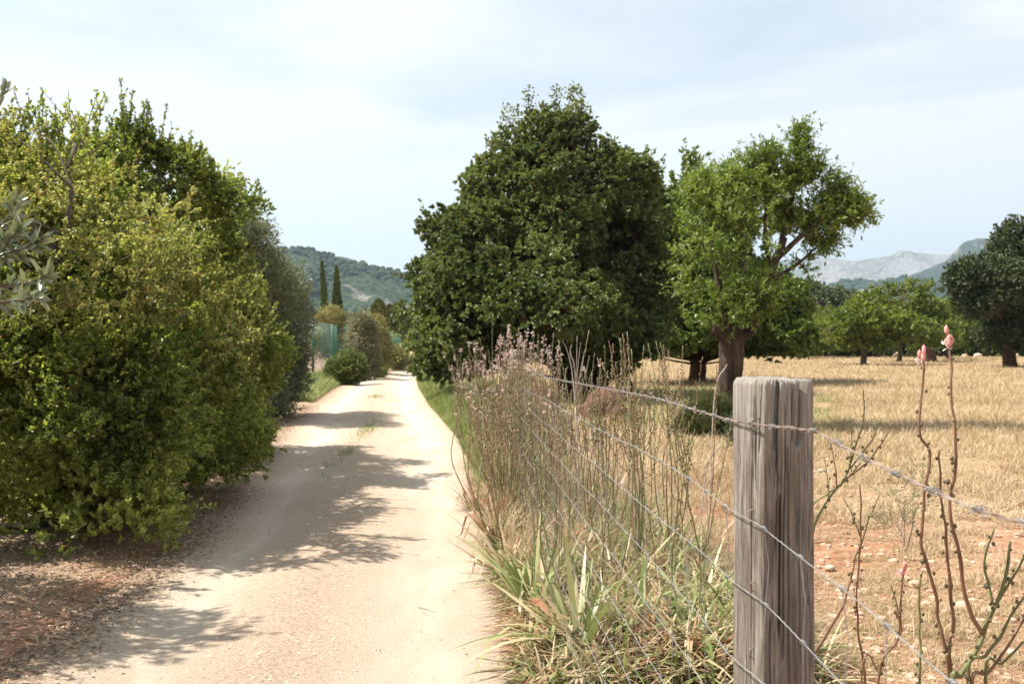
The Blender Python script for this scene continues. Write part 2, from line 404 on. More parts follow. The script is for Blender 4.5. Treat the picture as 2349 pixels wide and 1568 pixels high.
# ------------------------------------------------------------------ ground sheet
def geo_axis(fine0, fine1, step, far0, far1, k=1.11):
    a = [fine0]; s = step
    while a[-1] > far0: s *= k; a.append(a[-1] - s)
    b = list(np.arange(fine0 + step, fine1, step)); s = step; c = [b[-1]]
    while c[-1] < far1: s *= k; c.append(c[-1] + s)
    return np.array(a[::-1] + b + c[1:])
xs = geo_axis(-7, 7, 0.05, -9000, 9000, 1.09); ys = geo_axis(3.6, 16, 0.05, -400, 11000, 1.05)
X, Y = np.meshgrid(xs, ys); Z = ground_h(X, Y)
nx, ny = len(xs), len(ys)
i = (np.arange(ny - 1)[:, None] * nx + np.arange(nx - 1)[None]).ravel()
g = Geo(); g.add(np.stack([X, Y, Z], -1), np.stack([i, i + 1, i + nx + 1, i + nx], -1))

m, nt, b = mat('field_soil'); pos = worldpos(nt)
n1 = noise(nt, 0.35, 4, 0.6, pos); n2 = noise(nt, 7, 6, 0.7, pos); n3 = noise(nt, 55, 5, 0.75, pos)
soil = ramp(nt, n2, [(0.3, (.24, .115, .065)), (0.5, (.38, .20, .12)), (0.72, (.52, .32, .22))])
straw = ramp(nt, n3, [(0.3, (.18, .12, .07)), (0.5, (.36, .26, .15)), (0.7, (.52, .41, .27))])
sp = nt.nodes.new('ShaderNodeSeparateXYZ'); nt.links.new(pos, sp.inputs[0])
ry = nt.nodes.new('ShaderNodeMapRange'); ry.inputs[1].default_value = 8.0; ry.inputs[2].default_value = 24.0; ry.inputs[3].default_value = -0.16; ry.inputs[4].default_value = 0.65; nt.links.new(sp.outputs[1], ry.inputs[0])
ad = nt.nodes.new('ShaderNodeMath'); ad.operation = 'ADD'; nt.links.new(ry.outputs[0], ad.inputs[0]); nt.links.new(n1, ad.inputs[1])
n5 = noise(nt, 2.2, 4, 0.7, pos); ad2 = nt.nodes.new('ShaderNodeMath'); ad2.operation = 'MULTIPLY_ADD'; ad2.inputs[1].default_value = 0.6; nt.links.new(n5, ad2.inputs[0]); nt.links.new(ad.outputs[0], ad2.inputs[2])
fs = ramp(nt, ad2.outputs[0], [(0.62, (0, 0, 0)), (0.86, (1, 1, 1))])
base = mixc(nt, fs, soil, straw)
# brown leaf litter west of the road
rx = nt.nodes.new('ShaderNodeMapRange'); rx.inputs[1].default_value = -2.5; rx.inputs[2].default_value = -1.85; rx.inputs[3].default_value = 1.0; rx.inputs[4].default_value = 0.0
sk = nt.nodes.new('ShaderNodeMath'); sk.operation = 'MULTIPLY_ADD'; sk.inputs[1].default_value = 0.12; nt.links.new(sp.outputs[1], sk.inputs[0]); nt.links.new(sp.outputs[0], sk.inputs[2]); nt.links.new(sk.outputs[0], rx.inputs[0])
litter = ramp(nt, n3, [(0.3, (.16, .11, .075)), (0.5, (.36, .26, .19)), (0.68, (.55, .44, .34))])
base = mixc(nt, rx.outputs[0], base, litter)
nt.links.new(base, b.inputs['Base Color']); b.inputs['Roughness'].default_value = 1.0; b.inputs['Specular IOR Level'].default_value = 0.1
bump(nt, b, n3, 0.7, 0.03)
o = g.link('ground', m); o['kind'] = 'structure'; o['label'] = 'red soil and dry straw ground of the field and verges'

# ------------------------------------------------------------------ road
g = Geo()
Yr = np.concatenate([np.arange(-12, 3.5, .5), np.arange(3.5, 18, 0.06), np.arange(18, 68.01, 0.25)]); T = np.linspace(-0.09, 1.09, 90)
l, r = road_x(Yr); k = np.ones(9) / 9
Xr = l[:, None] + (r - l)[:, None] * T[None]; YY = np.repeat(Yr[:, None], len(T), 1)
q = np.stack([Xr, YY, 0 * Xr], -1)
rut = np.exp(-((T - 0.27) / 0.10) ** 2) + np.exp(-((T - 0.80) / 0.10) ** 2)
Zr = 0.012 - 0.030 * rut[None] + 0.018 * np.exp(-((T - .53) / .14) ** 2)[None] + (fbm(q * 1.1, 3, 3) - .5) * 0.03 + (fbm(q * 9, 3, 4) - .5) * 0.008
Zr = Zr - np.clip((np.abs(T - 0.5) - 0.46) / 0.13, 0, 1)[None] * 0.035
ny_, nx_ = Xr.shape; i = (np.arange(ny_ - 1)[:, None] * nx_ + np.arange(nx_ - 1)[None]).ravel()
g.add(np.stack([Xr, YY, Zr], -1), np.stack([i, i + 1, i + nx_ + 1, i + nx_], -1))
me = g.mesh('dirt_road', []); at = me.attributes.new('across', 'FLOAT', 'POINT'); at.data.foreach_set('value', np.tile(T, ny_).astype(np.float32))
m, nt, b = mat('pale_dirt'); pos = worldpos(nt)
n1 = noise(nt, 60, 6, 0.8, pos); n2 = noise(nt, 1.3, 4, 0.6, mapping(nt, pos, (1.6, .45, 1))); n3 = noise(nt, 260, 3, 0.8, pos)
c = ramp(nt, n1, [(0.32, (.24, .17, .115)), (0.45, (.46, .35, .255)), (0.64, (.60, .485, .375))])
fine = ramp(nt, n2, [(0.35, (.56, .455, .35)), (0.7, (.67, .57, .455))])
av = nt.nodes.new('ShaderNodeAttribute'); av.attribute_name = 'across'
tr_ = ramp(nt, av.outputs['Fac'], [(0.0, (0, 0, 0)), (.15, (.45, .45, .45)), (.27, (1, 1, 1)), (.39, (.15, .15, .15)), (.55, (0, 0, 0)), (.68, (.35, .35, .35)), (.82, (1, 1, 1)), (.97, (.3, .3, .3))])
tw = nt.nodes.new('ShaderNodeMath'); tw.operation = 'MULTIPLY'; tw.use_clamp = True; nt.links.new(tr_, tw.inputs[0]); s3 = nt.nodes.new('ShaderNodeMapRange'); s3.inputs[1].default_value = .3; s3.inputs[2].default_value = .6; s3.inputs[3].default_value = .45; s3.inputs[4].default_value = 1.15; nt.links.new(n2, s3.inputs[0]); nt.links.new(s3.outputs[0], tw.inputs[1])
c = mixc(nt, tw.outputs[0], c, fine)
# brown leaf crumbs drift in from the hedge side
cru = noise(nt, 38, 5, 0.85, pos); edge = ramp(nt, av.outputs['Fac'], [(0.0, (.62, .62, .62)), (.12, (.54, .54, .54)), (.27, (.42, .42, .42)), (.52, (.50, .50, .50)), (.80, (.38, .38, .38)), (1.0, (.46, .46, .46))])
sb = nt.nodes.new('ShaderNodeMath'); sb.operation = 'SUBTRACT'; nt.links.new(edge, sb.inputs[0]); nt.links.new(cru, sb.inputs[1])
gs = nt.nodes.new('ShaderNodeMapRange'); gs.inputs[1].default_value = 0.03; gs.inputs[2].default_value = 0.10; nt.links.new(sb.outputs[0], gs.inputs[0])
c = mixc(nt, gs.outputs[0], c, (.27, .175, .115))
nt.links.new(c, b.inputs['Base Color']); b.inputs['Roughness'].default_value = 1.0; b.inputs['Specular IOR Level'].default_value = 0.1
bump(nt, b, n1, 1.0, 0.02)
me.materials.append(m); o = bpy.data.objects.new('road', me); col.objects.link(o); o['kind'] = 'structure'; o['label'] = 'pale sandy dirt road with two worn wheel tracks'

# ------------------------------------------------------------------ hills
def hill(name, label, ridge, Yc, depth, seed, m, rough=0.02, xr=None, n=260, amp=1.0):
    "ridge: list of (px, py) skyline points at distance Yc; slope falls to z=0 towards the viewer over depth metres"
    rd = np.array(ridge, float); px = np.linspace(rd[0, 0], rd[-1, 0], n)
    py = np.interp(px, rd[:, 0], rd[:, 1]); H = EYE + (784 - py) / FPX * Yc; Xc = (px - 1174.5) / FPX * Yc
    T = np.linspace(0, 1, 90)[:, None]                       # 0 foot (near) .. 1 ridge, then the back
    Yv = Yc - depth * (1 - T) + 0 * Xc[None]
    prof = T ** 1.15 * (1.25 - 0.25 * T)
    q = np.stack([np.broadcast_to(Xc, Yv.shape), Yv, 0 * Yv], -1) / Yc
    nn = (fbm(q * 26, 5, seed, 0.55) - 0.5)
    Z = H[None] * prof + nn * H.max() * 0.30 * amp * np.sin(np.pi * np.clip(T, 0, 1)) ** 0.7 + (fbm(q * 160, 3, seed + 7) - 0.5) * H.max() * rough
    Z = np.minimum(Z, H[None] * (0.35 + 0.65 * T) + H.max() * rough)
    bk = np.stack([np.broadcast_to(Xc, Yv[-1:].shape), Yv[-1:] + depth * 0.6, np.full_like(Yv[-1:], -5)], -1)
    V = np.concatenate([np.stack([np.broadcast_to(Xc, Yv.shape), Yv, Z - 2 * (1 - T)], -1), bk])
    ny, nx = V.shape[:2]; i = (np.arange(ny - 1)[:, None] * nx + np.arange(nx - 1)[None]).ravel()
    g = Geo(); g.add(V, np.stack([i, i + 1, i + nx + 1, i + nx], -1)); o = g.link(name, m); o['kind'] = 'structure'; o['label'] = label
    return V[:-1]

def hill_mat(name, forest, rock, scale, thr, bs, pinkish=(.36, .29, .24), low=0.0):
    m, nt, b = mat(name); pos = worldpos(nt)
    a = noise(nt, scale, 6, 0.62, pos, 0.3); f = noise(nt, scale * 14, 5, 0.7, pos); pk = noise(nt, scale * 2.3, 3, 0.5, pos)
    if low:
        sz = nt.nodes.new('ShaderNodeSeparateXYZ'); nt.links.new(pos, sz.inputs[0]); mr = nt.nodes.new('ShaderNodeMapRange'); mr.inputs[1].default_value = 15; mr.inputs[2].default_value = low; mr.inputs[3].default_value = .04; mr.inputs[4].default_value = 0
        nt.links.new(sz.outputs[2], mr.inputs[0]); aa = nt.nodes.new('ShaderNodeMath'); aa.operation = 'ADD'; nt.links.new(a, aa.inputs[0]); nt.links.new(mr.outputs[0], aa.inputs[1]); a = aa.outputs[0]
    fc = ramp(nt, f, [(0.42, forest[0]), (0.58, forest[1])])
    rc = mixc(nt, ramp(nt, pk, [(0.45, (0, 0, 0)), (0.6, (1, 1, 1))]), ramp(nt, f, [(0.42, rock[0]), (0.58, rock[1])]), pinkish)
    c = mixc(nt, ramp(nt, a, [(thr, (0, 0, 0)), (thr + .08, (1, 1, 1))]), fc, rc)
    nt.links.new(c, b.inputs['Base Color']); b.inputs['Roughness'].default_value = 1.0; b.inputs['Specular IOR Level'].default_value = 0
    bump(nt, b, f, 1.0, bs); return m

MH1 = hill_mat('wooded_hill', [(.03, .05, .032), (.075, .10, .058)], [(.30, .28, .24), (.46, .42, .37)], 0.0095, 0.625, 6, low=70)
MH2 = hill_mat('wooded_ridge', [(.035, .055, .032), (.07, .095, .05)], [(.26, .25, .23), (.38, .36, .33)], 0.0032, 0.60, 14, (.42, .37, .33))
MH3 = hill_mat('bare_limestone', [(.12, .14, .10), (.24, .25, .19)], [(.24, .24, .23), (.42, .41, .40)], 0.0019, 0.42, 60, (.36, .34, .32))
MH4 = hill_mat('rocky_hill', [(.04, .06, .035), (.08, .10, .055)], [(.34, .33, .30), (.56, .52, .47)], 0.0042, 0.54, 40, (.48, .42, .37))

V1 = hill('wooded_hill', 'forested green hill with pinkish rock scars beyond the cypresses', [(250, 690), (450, 625), (560, 592), (625, 578), (660, 571), (700, 569), (735, 577), (800, 597), (860, 612), (930, 626), (1050, 655), (1200, 700), (1400, 745)], 1300, 520, 11, MH1, 0.02)
hill('far_peak', 'small blue peak behind the forested hill', [(640, 700), (740, 600), (775, 587), (800, 592), (840, 605), (960, 650), (1100, 700)], 3600, 900, 15, MH2, 0.01)
hill('limestone_mountain', 'pale grey bare limestone mountain far beyond the orchard', [(1500, 660), (1700, 612), (1800, 596), (1850, 591), (1905, 593), (1960, 600), (2010, 592), (2045, 586), (2062, 575), (2100, 580), (2160, 584), (2200, 583), (2300, 575), (2500, 570), (2700, 600), (2900, 640)], 5600, 1700, 21, MH3, 0.012, amp=1.5, n=420)
hill('rocky_hill', 'steep rocky hill with a wooded top beside the limestone mountain', [(1900, 720), (2000, 672), (2080, 636), (2130, 615), (2170, 598), (2190, 575), (2210, 556), (2240, 547), (2275, 548), (2310, 560), (2400, 590), (2600, 620), (2800, 680)], 3600, 1100, 33, MH4, 0.014, amp=1.2)
V5 = hill('wooded_ridge', 'low wooded ridge with pale cliffs in front of the limestone mountain', [(1740, 740), (1850, 690), (1890, 662), (1925, 643), (1965, 640), (2000, 648), (2060, 636), (2120, 640), (2200, 652), (2300, 670), (2420, 690), (2700, 740)], 2400, 700, 27, MH2, 0.02)

def woods(name, label, V, n, size, m, thr, seed):
    "a far wood that reads as one mass: many small crowns rooted on the slope"
    ny, nx = V.shape[:2]
    a = R.integers(4, ny, n); b = R.integers(0, nx, n); p = V[a, b] + R.normal(size=(n, 3)) * np.array([2, 2, 0])
    keep = (fbm(p * np.array([.012, .012, .02]), 3, seed) > thr + .10 * np.clip(1 - p[:, 2] / 60, 0, 1)) | (a > ny - 6); p = p[keep]; n = len(p)
    v, f = ICO2; s = size * R.uniform(.6, 1.3, n)
    q = v[None] * (s[:, None, None] * np.array([1, 1, .85])) * (1 + 0.5 * (vnoise(v[None] * 2.1 + p[:, None] * .37, 4) - .5)[..., None])
    g = Geo(); g.add(p[:, None] + q + np.array([0, 0, .3]) * s[:, None, None], (np.arange(n)[:, None, None] * len(v) + f[None]).reshape(-1, 3))
    o = g.link(name, m); tag(o, label, None, None, 'stuff'); return o
M_wood = leaf_mat('far_wood', [(.022, .04, .026), (.04, .06, .036), (.065, .085, .046)], 0.0, 0.9, 0.02, 1, 0.0)
woods('hill_woodland', 'pine wood covering the forested hill behind the cypresses', V1, 6500, 3.6, M_wood, 0.44, 2)
woods('ridge_woodland', 'pine wood covering the low ridge beyond the orchard', V5, 4200, 6.0, M_wood, 0.47, 5)

# ------------------------------------------------------------------ trees
def pb(rows):
    "blobs given as px, py, rpx, rpy, distance Y, depth radius"
    o = []
    for px, py, rx, ry, Y, ryd in rows:
        c = P(px, py, Y); s = Y / FPX; o.append((c[0], c[1], c[2], rx * s, ryd, ry * s))
    return np.array(o)

def pts(rows):
    return [P(*r) for r in rows]

def make_tree(name, label, cat, base, blobs, leafm, barkm, trunk, limbs, n, ncl, cl, ns, nl, ln, wd, trunk_r=0.2, sl=0.15, holes=0.0, hs=1.0, far=False, hang=0.0,
              up=0.35, inner=0, group=None, twig=True, tw=(0.03, 0.008), extra=None, zmin=0.15, shell=(0.72, 1.0), trough=0.25, flat=.8, twfrac=1.0, spread=.9, crown='crown', lumps=None, sprays=None, bigl=None):
    t = thing(name, label, cat, base, group)
    gt = Geo(); skel = []
    for path, r0, r1 in trunk:
        c = curve(path, 10); skel.append(c); tube(gt, c, np.linspace(r0, r1, len(c)), 18, rough=trough)
    for path, r0, r1 in limbs:
        c = curve(path, 8); skel.append(c); tube(gt, c, np.linspace(r0, r1, len(c)), 8, rough=trough)
    skel = np.vstack(skel) if skel else np.array([base])
    g = Geo()
    solid = np.array(blobs, float)
    if lumps and bigl:
        bp, _ = crown_pts(blobs, bigl[0], (.50, .72), zmin); blobs = np.vstack([np.hstack([solid[:, :3], solid[:, 3:] * bigl[3]]), np.hstack([bp, R.uniform(bigl[1], bigl[2], (len(bp), 1)) * R.uniform(.8, 1.2, (len(bp), 3)) * np.array([1.15, 1.15, .75])])])
    nsolid = len(solid)
    if lumps:
        solid = np.array(blobs, float)
        lp, _ = crown_pts(blobs, lumps[0], (.66, .90), zmin); lr = R.uniform(lumps[1], lumps[2], (len(lp), 1)) * R.uniform(.75, 1.25, (len(lp), 3)) * np.array([1.1, 1.1, .85])
        solid[:, 3:] *= lumps[3] if len(lumps) > 3 else .86; solid = blobs = np.vstack([solid, np.hstack([lp, lr])])
    cp, cn = crown_pts(blobs, ncl, shell, zmin, holes, hs)
    foliage(g, cp, cn, cl * R.uniform(.7, 1.3, len(cp)), ns, nl, ln, wd, sl, up, far, hang, flat=flat, spread=spread)
    if inner:
        ip, inn = crown_pts(solid[:nsolid], inner, (0.3, 0.75), zmin)
        foliage(g, ip, inn, cl * 1.6, ns, max(4, nl // 2), ln * 1.5, wd * 1.7, sl, up, True)
    if twig: twigs(gt, skel, cp, tw[0], tw[1], frac=twfrac)
    if sprays:
        k = R.integers(0, len(cp), sprays[0]); d = norm(cn[k] + np.array([0, 0, .5]) + rdir(len(k)) * .35); shoots(g, gt, cp[k], d, R.uniform(sprays[1] * .5, sprays[1], len(k)), ln, wd, sprays[2], .3, .004)
    if extra: extra(g, gt, skel)
    g.link(crown, leafm, t)
    if gt.n: gt.link('trunk', barkm, t)
    return t

def top_shoots(pxs, ln, wd, L=(0.3, 0.6), nl=16, r=0.006, tip=0.0, bend=.3, updir=(0, 0, 1), per=1, jit=.35, hang=0.0):
    def f(g, gt, skel):
        b = np.array([P(*q) for q in pxs for _ in range(per)]) + R.normal(size=(len(pxs) * per, 3)) * 0.05 * (per > 1)
        d = norm(np.array(updir) + R.normal(size=b.shape) * jit)
        shoots(g, gt, b, d, R.uniform(L[0], L[1], len(b)), ln, wd, nl, bend, r, tip, hang)
    return f

# --- holm oak row on the left
oak_kw = dict(n=0, bigl=(16, .42, .66, .84), sprays=(260, .34, 34), lumps=(85, .17, .36, .88), ns=7, nl=15, ln=0.034, wd=0.020, sl=0.07, cl=0.15, tw=(0.014, 0.004), up=.45, twfrac=.08, holes=.41, hs=1.5, spread=.75, shell=(.78, 1.1))
A = pb([(-60, 520, 150, 180, 8.6, 1.1), (90, 530, 155, 180, 8.8, 1.0), (40, 800, 270, 230, 8.2, 1.2), (210, 700, 150, 170, 8.2, .8), (60, 1060, 250, 200, 7.8, 1.1), (180, 1190, 110, 105, 7.3, .5), (-60, 1240, 200, 110, 7.4, .6), (150, 900, 200, 150, 8.0, .9), (150, 1255, 90, 60, 6.9, .3), (30, 1265, 110, 60, 6.9, .3)])
make_tree('holm_oak', 'first holm oak of the roadside row, bushy down to the ground beside the leaf litter', 'tree', (-3.9, 8.2, 0), A, M_oak, M_barko,
          [([(-3.9, 8.4, -.05), (-3.95, 8.4, 1.2), (-4.0, 8.5, 2.4)], .13, .07)], [([(-4, 8.4, 1.2), P(90, 650, 8.2), P(175, 330, 8.4)], .05, .02), ([(-4, 8.4, 1.4), P(-20, 500, 8.6), P(0, 340, 8.6)], .05, .02), ([(-3.9, 8.4, .7), P(100, 1000, 7.8)], .04, .02)],
          ncl=2300, inner=260, extra=top_shoots([(20, 370, 8.4), (50, 360, 8.5), (75, 330, 8.4), (100, 325, 8.3), (130, 330, 8.5), (160, 330, 8.4), (185, 340, 8.5), (110, 350, 8.5), (150, 360, 8.6), (-20, 350, 8.6)], .04, .022, (.22, .42), 34, per=4), **oak_kw)
B = pb([(225, 440, 105, 130, 10.8, 1.0), (310, 490, 95, 130, 11, .9), (300, 670, 165, 180, 10.2, 1.1), (415, 560, 55, 115, 11.5, .7), (330, 900, 170, 200, 9.8, 1.1), (390, 1020, 110, 130, 9.6, .7), (260, 1130, 130, 110, 8.4, .6), (300, 390, 48, 80, 11, .5)])
make_tree('holm_oak', 'second and tallest holm oak of the row, with upright yellow-green shoots on top', 'tree', (-4.1, 10.8, 0), B, M_oak, M_barko,
          [([(-4.1, 11, -.05), (-4.1, 11, 1.3), P(330, 520, 11)], .15, .06)], [([(-4.1, 11, 1.6), P(310, 420, 11), P(335, 300, 11)], .045, .018), ([(-4.1, 11, 1.5), P(230, 420, 10.8), P(215, 290, 10.8)], .045, .018), ([(-4.1, 11, .9), P(380, 900, 10)], .04, .02)],
          ncl=2500, inner=240, extra=top_shoots([(195, 330, 10.8), (215, 310, 10.8), (235, 330, 10.8), (270, 320, 11), (290, 305, 11), (305, 305, 11), (325, 310, 11), (340, 330, 11), (350, 350, 11), (365, 390, 11.2), (385, 420, 11.2), (250, 340, 11)], .042, .022, (.2, .48), 36, per=5), **oak_kw)
C = pb([(440, 520, 36, 100, 13, .8), (435, 640, 80, 140, 13, .9), (540, 740, 62, 115, 14, .9), (480, 830, 120, 150, 13.5, 1.1), (500, 970, 75, 80, 13.5, .8), (570, 810, 40, 85, 14.5, .7), (420, 1040, 110, 80, 11.8, .8)])
make_tree('holm_oak', 'third holm oak of the row, its pale new growth bulging towards the track', 'tree', (-4.6, 13.8, 0), C, M_oak, M_barko,
          [([(-4.7, 13.8, -.05), (-4.6, 13.8, 1.2), P(470, 560, 13.2)], .13, .05)], [([(-4.6, 13.8, 1), P(560, 780, 14), P(600, 700, 14.2)], .04, .015)],
          ncl=2200, inner=220, extra=top_shoots([(430, 420, 13), (445, 415, 13), (462, 430, 13), (470, 460, 13), (472, 500, 13), (475, 540, 13.2), (515, 640, 14), (550, 635, 14), (580, 660, 14.2), (598, 710, 14.3), (605, 770, 14.4), (600, 830, 14.4)], .042, .022, (.2, .42), 32, per=5), **oak_kw)
# oak with brown catkins between them
D = pb([(150, 590, 60, 130, 7.6, .4), (-10, 440, 70, 80, 8, .5), (330, 640, 60, 90, 9.4, .4), (560, 540, 1, 1, 13, .1), (390, 760, 90, 60, 9.3, .4)])
make_tree('holm_oak', 'holm oak sprays dulled by brown catkins, growing through the front of the row', 'tree', (-3.6, 8.0, 0), D, M_oakb, M_barko,
          [([(-3.7, 8.6, -.05), (-3.6, 8.3, 1.3), P(150, 600, 7.8), P(165, 430, 7.8)], .05, .015)], [([(-3.68, 8.45, .45), P(330, 800, 9.3), P(340, 560, 9.5)], .035, .012)],
          ncl=420, inner=0, **oak_kw)

# more hedge behind, out of frame on the left: its shade falls on the track
E = np.array([(-4.2, 5.2, 1.5, .7, 1.0, 1.4), (-4.3, 5.8, 2.6, .7, .8, .9), (-4.1, 5.4, 3.2, .4, .4, .5)])
make_tree('holm_oak', 'holm oak nearest the camera in the row, mostly cut off by the photo edge', 'tree', (-4.4, 5.0, 0), E, M_oak, M_barko,
          [([(-4.4, 5, -.05), (-4.4, 5, 1.4), (-4.4, 5.2, 2.4)], .12, .05)], [], ncl=600, inner=60, **oak_kw)

# --- olive behind the oaks
O_ = pb([(575, 600, 45, 95, 19, .9), (600, 700, 75, 110, 20, 1.2), (655, 745, 40, 125, 21, 1.1), (625, 860, 66, 95, 20.5, 1.2), (585, 900, 55, 66, 19, 1.0), (560, 520, 16, 35, 18.5, .3)])
make_tree('olive_tree', 'grey-green olive tree at the far end of the oak row, foliage down to the track', 'tree', (-5.0, 20.5, 0), O_, M_olive, M_barko,
          [([(-5.0, 20.5, -.05), (-5.0, 20.5, 1.3), P(600, 650, 20)], .16, .06)], [([(-5, 20.5, 1.2), P(670, 750, 21), P(675, 640, 21)], .05, .02), ([(-5, 20.3, 2.0), P(575, 560, 19), P(560, 500, 18.6)], .035, .012)],
          n=0, ncl=1000, cl=.26, ns=8, nl=10, ln=.065, wd=.017, sl=.16, inner=300, up=.45, tw=(.018, .005), twfrac=.5,
          extra=top_shoots([(540, 520, 18.5), (555, 505, 18.5), (570, 515, 18.5), (590, 560, 19), (605, 580, 19), (560, 540, 18.5), (660, 620, 21), (680, 640, 21), (700, 680, 21)], .06, .016, (.35, .75), 34, per=3))

# --- near olive sprays at the left edge
t = thing('olive_tree', 'blurred silvery olive sprays poking in at the left edge, very close', 'tree', (-1.75, 2.1, 0))
g = Geo(); gt = Geo()
tube(gt, curve([(-1.95, 2.3, -.05), (-1.9, 2.3, .9), (-1.75, 2.35, 1.7), (-1.45, 2.6, 2.3)], 8), np.linspace(.05, .012, 25), 8, rough=.2)
root = np.array([-1.6, 2.45, 1.75])
for pth in ([P(-190, 690, 2.4), P(-60, 665, 2.3), P(60, 650, 2.25), P(112, 628, 2.2)], [P(-190, 600, 2.5), P(-60, 590, 2.4), P(40, 575, 2.3), P(88, 555, 2.3)], [P(-190, 560, 2.5), P(-50, 540, 2.4), P(20, 500, 2.4), P(35, 465, 2.4)],
            [P(-190, 620, 2.3), P(-60, 610, 2.3), P(10, 560, 2.3), P(50, 520, 2.3)], [P(-190, 700, 2.3), P(-60, 700, 2.2), P(30, 690, 2.2), P(95, 682, 2.2)], [P(-190, 300, 2.8), P(-60, 300, 2.7), P(-15, 260, 2.7), P(12, 205, 2.7)], [P(-190, 520, 2.6), P(-80, 520, 2.5), P(-10, 530, 2.4), P(15, 600, 2.4)]):
    c = curve([root * .4 + pth[0] * .6] + pth, 8); tube(gt, c, np.linspace(.007, .0018, len(c)), 5, cap=False)
    k = 62; ii = R.uniform(14, len(c) - 1.01, k); a = ii.astype(int); p = c[a] + (c[a + 1] - c[a]) * (ii - a)[:, None]; tg = norm(c[a + 1] - c[a])
    leaves(g, p, norm(tg * .7 + rdir(k) * .75), rdir(k) + np.array([0, 0, .4]), .046 * R.uniform(.6, 1.2, k), .011, .12)
g.link('foliage', leaf_mat('silver_olive_leaf', [(.09, .12, .06), (.17, .20, .13), (.28, .30, .22)], .2, .3, 6, 1.2, .7), t); gt.link('branches', M_barko, t)

# --- big carob
K = pb([(1262, 340, 70, 50, 29, 1.3), (1278, 298, 42, 38, 29, .8), (1262, 440, 135, 95, 29, 2.2), (1300, 560, 200, 170, 29, 3.2), (1125, 560, 140, 115, 28.5, 2.6), (1080, 660, 125, 130, 28, 2.8), (1040, 720, 80, 90, 27.5, 2.0), (1195, 410, 62, 55, 28.6, 1.3), (1345, 400, 55, 55, 29, 1.2), (1230, 700, 230, 115, 27, 3.2),
        (1440, 640, 130, 150, 29.5, 2.6), (1422, 480, 42, 80, 29.3, 1.4), (1070, 780, 95, 50, 27, 2.0), (1430, 760, 120, 50, 28, 2.4), (1185, 790, 60, 25, 27, 1.5), (1030, 520, 50, 50, 28.5, 1.4)])
kb = P(1330, 905, 29); kb[2] = 0
def carob_top(g, gt, skel):
    rows = [((1240, 330), (1215, 260), (1212, 215)), ((1235, 330), (1180, 290), (1150, 295)), ((1270, 320), (1275, 250), (1277, 208)), ((1290, 320), (1300, 260), (1313, 203)), ((1290, 320), (1330, 280), (1350, 258)),
            ((1280, 320), (1240, 280), (1160, 270)), ((1310, 330), (1350, 300), (1372, 292)), ((1300, 300), (1310, 250), (1325, 238)), ((1260, 310), (1225, 270), (1170, 250)), ((1250, 310), (1255, 260), (1245, 243)),
            ((1330, 350), (1390, 330), (1402, 330)), ((1360, 380), (1420, 350), (1432, 345)), ((1200, 350), (1150, 330), (1132, 325)), ((1300, 310), (1335, 250), (1320, 205))]
    for r_ in rows:
        d = 29 + R.normal() * .5; c = curve([P(a, b, d) for a, b in r_], 6); tube(gt, c, np.linspace(.028, .008, len(c)), 5, cap=False)
        for kk, q in enumerate((c[-1], c[-3], c[-6], c[-8])):
            k = 26; leaves(g, q + R.normal(size=(k, 3)) * .09, norm(rdir(k) + np.array([0, 0, .4])), rdir(k), .11, .06, .15)
make_tree('carob_tree', 'huge dark green carob tree, tallest of all, standing where the track disappears', 'tree', kb, K, M_carob, M_barkc,
          [([P(1325, 905, 29.2), P(1315, 860, 29), P(1290, 800, 29), P(1300, 650, 29), P(1290, 380, 29)], .52, .10), ([P(1345, 905, 29), P(1390, 850, 28.8), P(1410, 780, 28.8), P(1440, 560, 29)], .40, .08), ([P(1440, 903, 28.5), P(1425, 850, 28.5), P(1445, 790, 28.5), P(1480, 600, 29)], .26, .07), ([P(1335, 905, 29.6), P(1330, 850, 29.6), P(1370, 740, 30)], .3, .1), ([P(1300, 905, 29.3), P(1270, 840, 29.3), P(1180, 750, 29)], .25, .08)],
          [([P(1300, 760, 29), P(1200, 680, 28), P(1080, 620, 28)], .15, .05), ([P(1300, 700, 29), P(1210, 560, 28.5), P(1130, 490, 28.5)], .12, .04), ([P(1290, 560, 29), P(1360, 470, 29), P(1420, 420, 29)], .10, .03), ([P(1295, 760, 29), P(1150, 760, 27.5), P(1020, 750, 27.5)], .12, .04), ([P(1300, 600, 29), P(1340, 430, 28), P(1330, 340, 28.5)], .08, .03)],
          n=0, bigl=(24, .8, 1.2, .90), sprays=(260, .7, 30), lumps=(210, .28, .55, .93), ncl=6300, cl=.22, ns=4, nl=13, ln=.108, wd=.064, sl=.08, inner=1100, up=.45, tw=(.035, .01), extra=carob_top, shell=(.80, 1.1), twfrac=.25, holes=.40, hs=1.1, spread=.8)

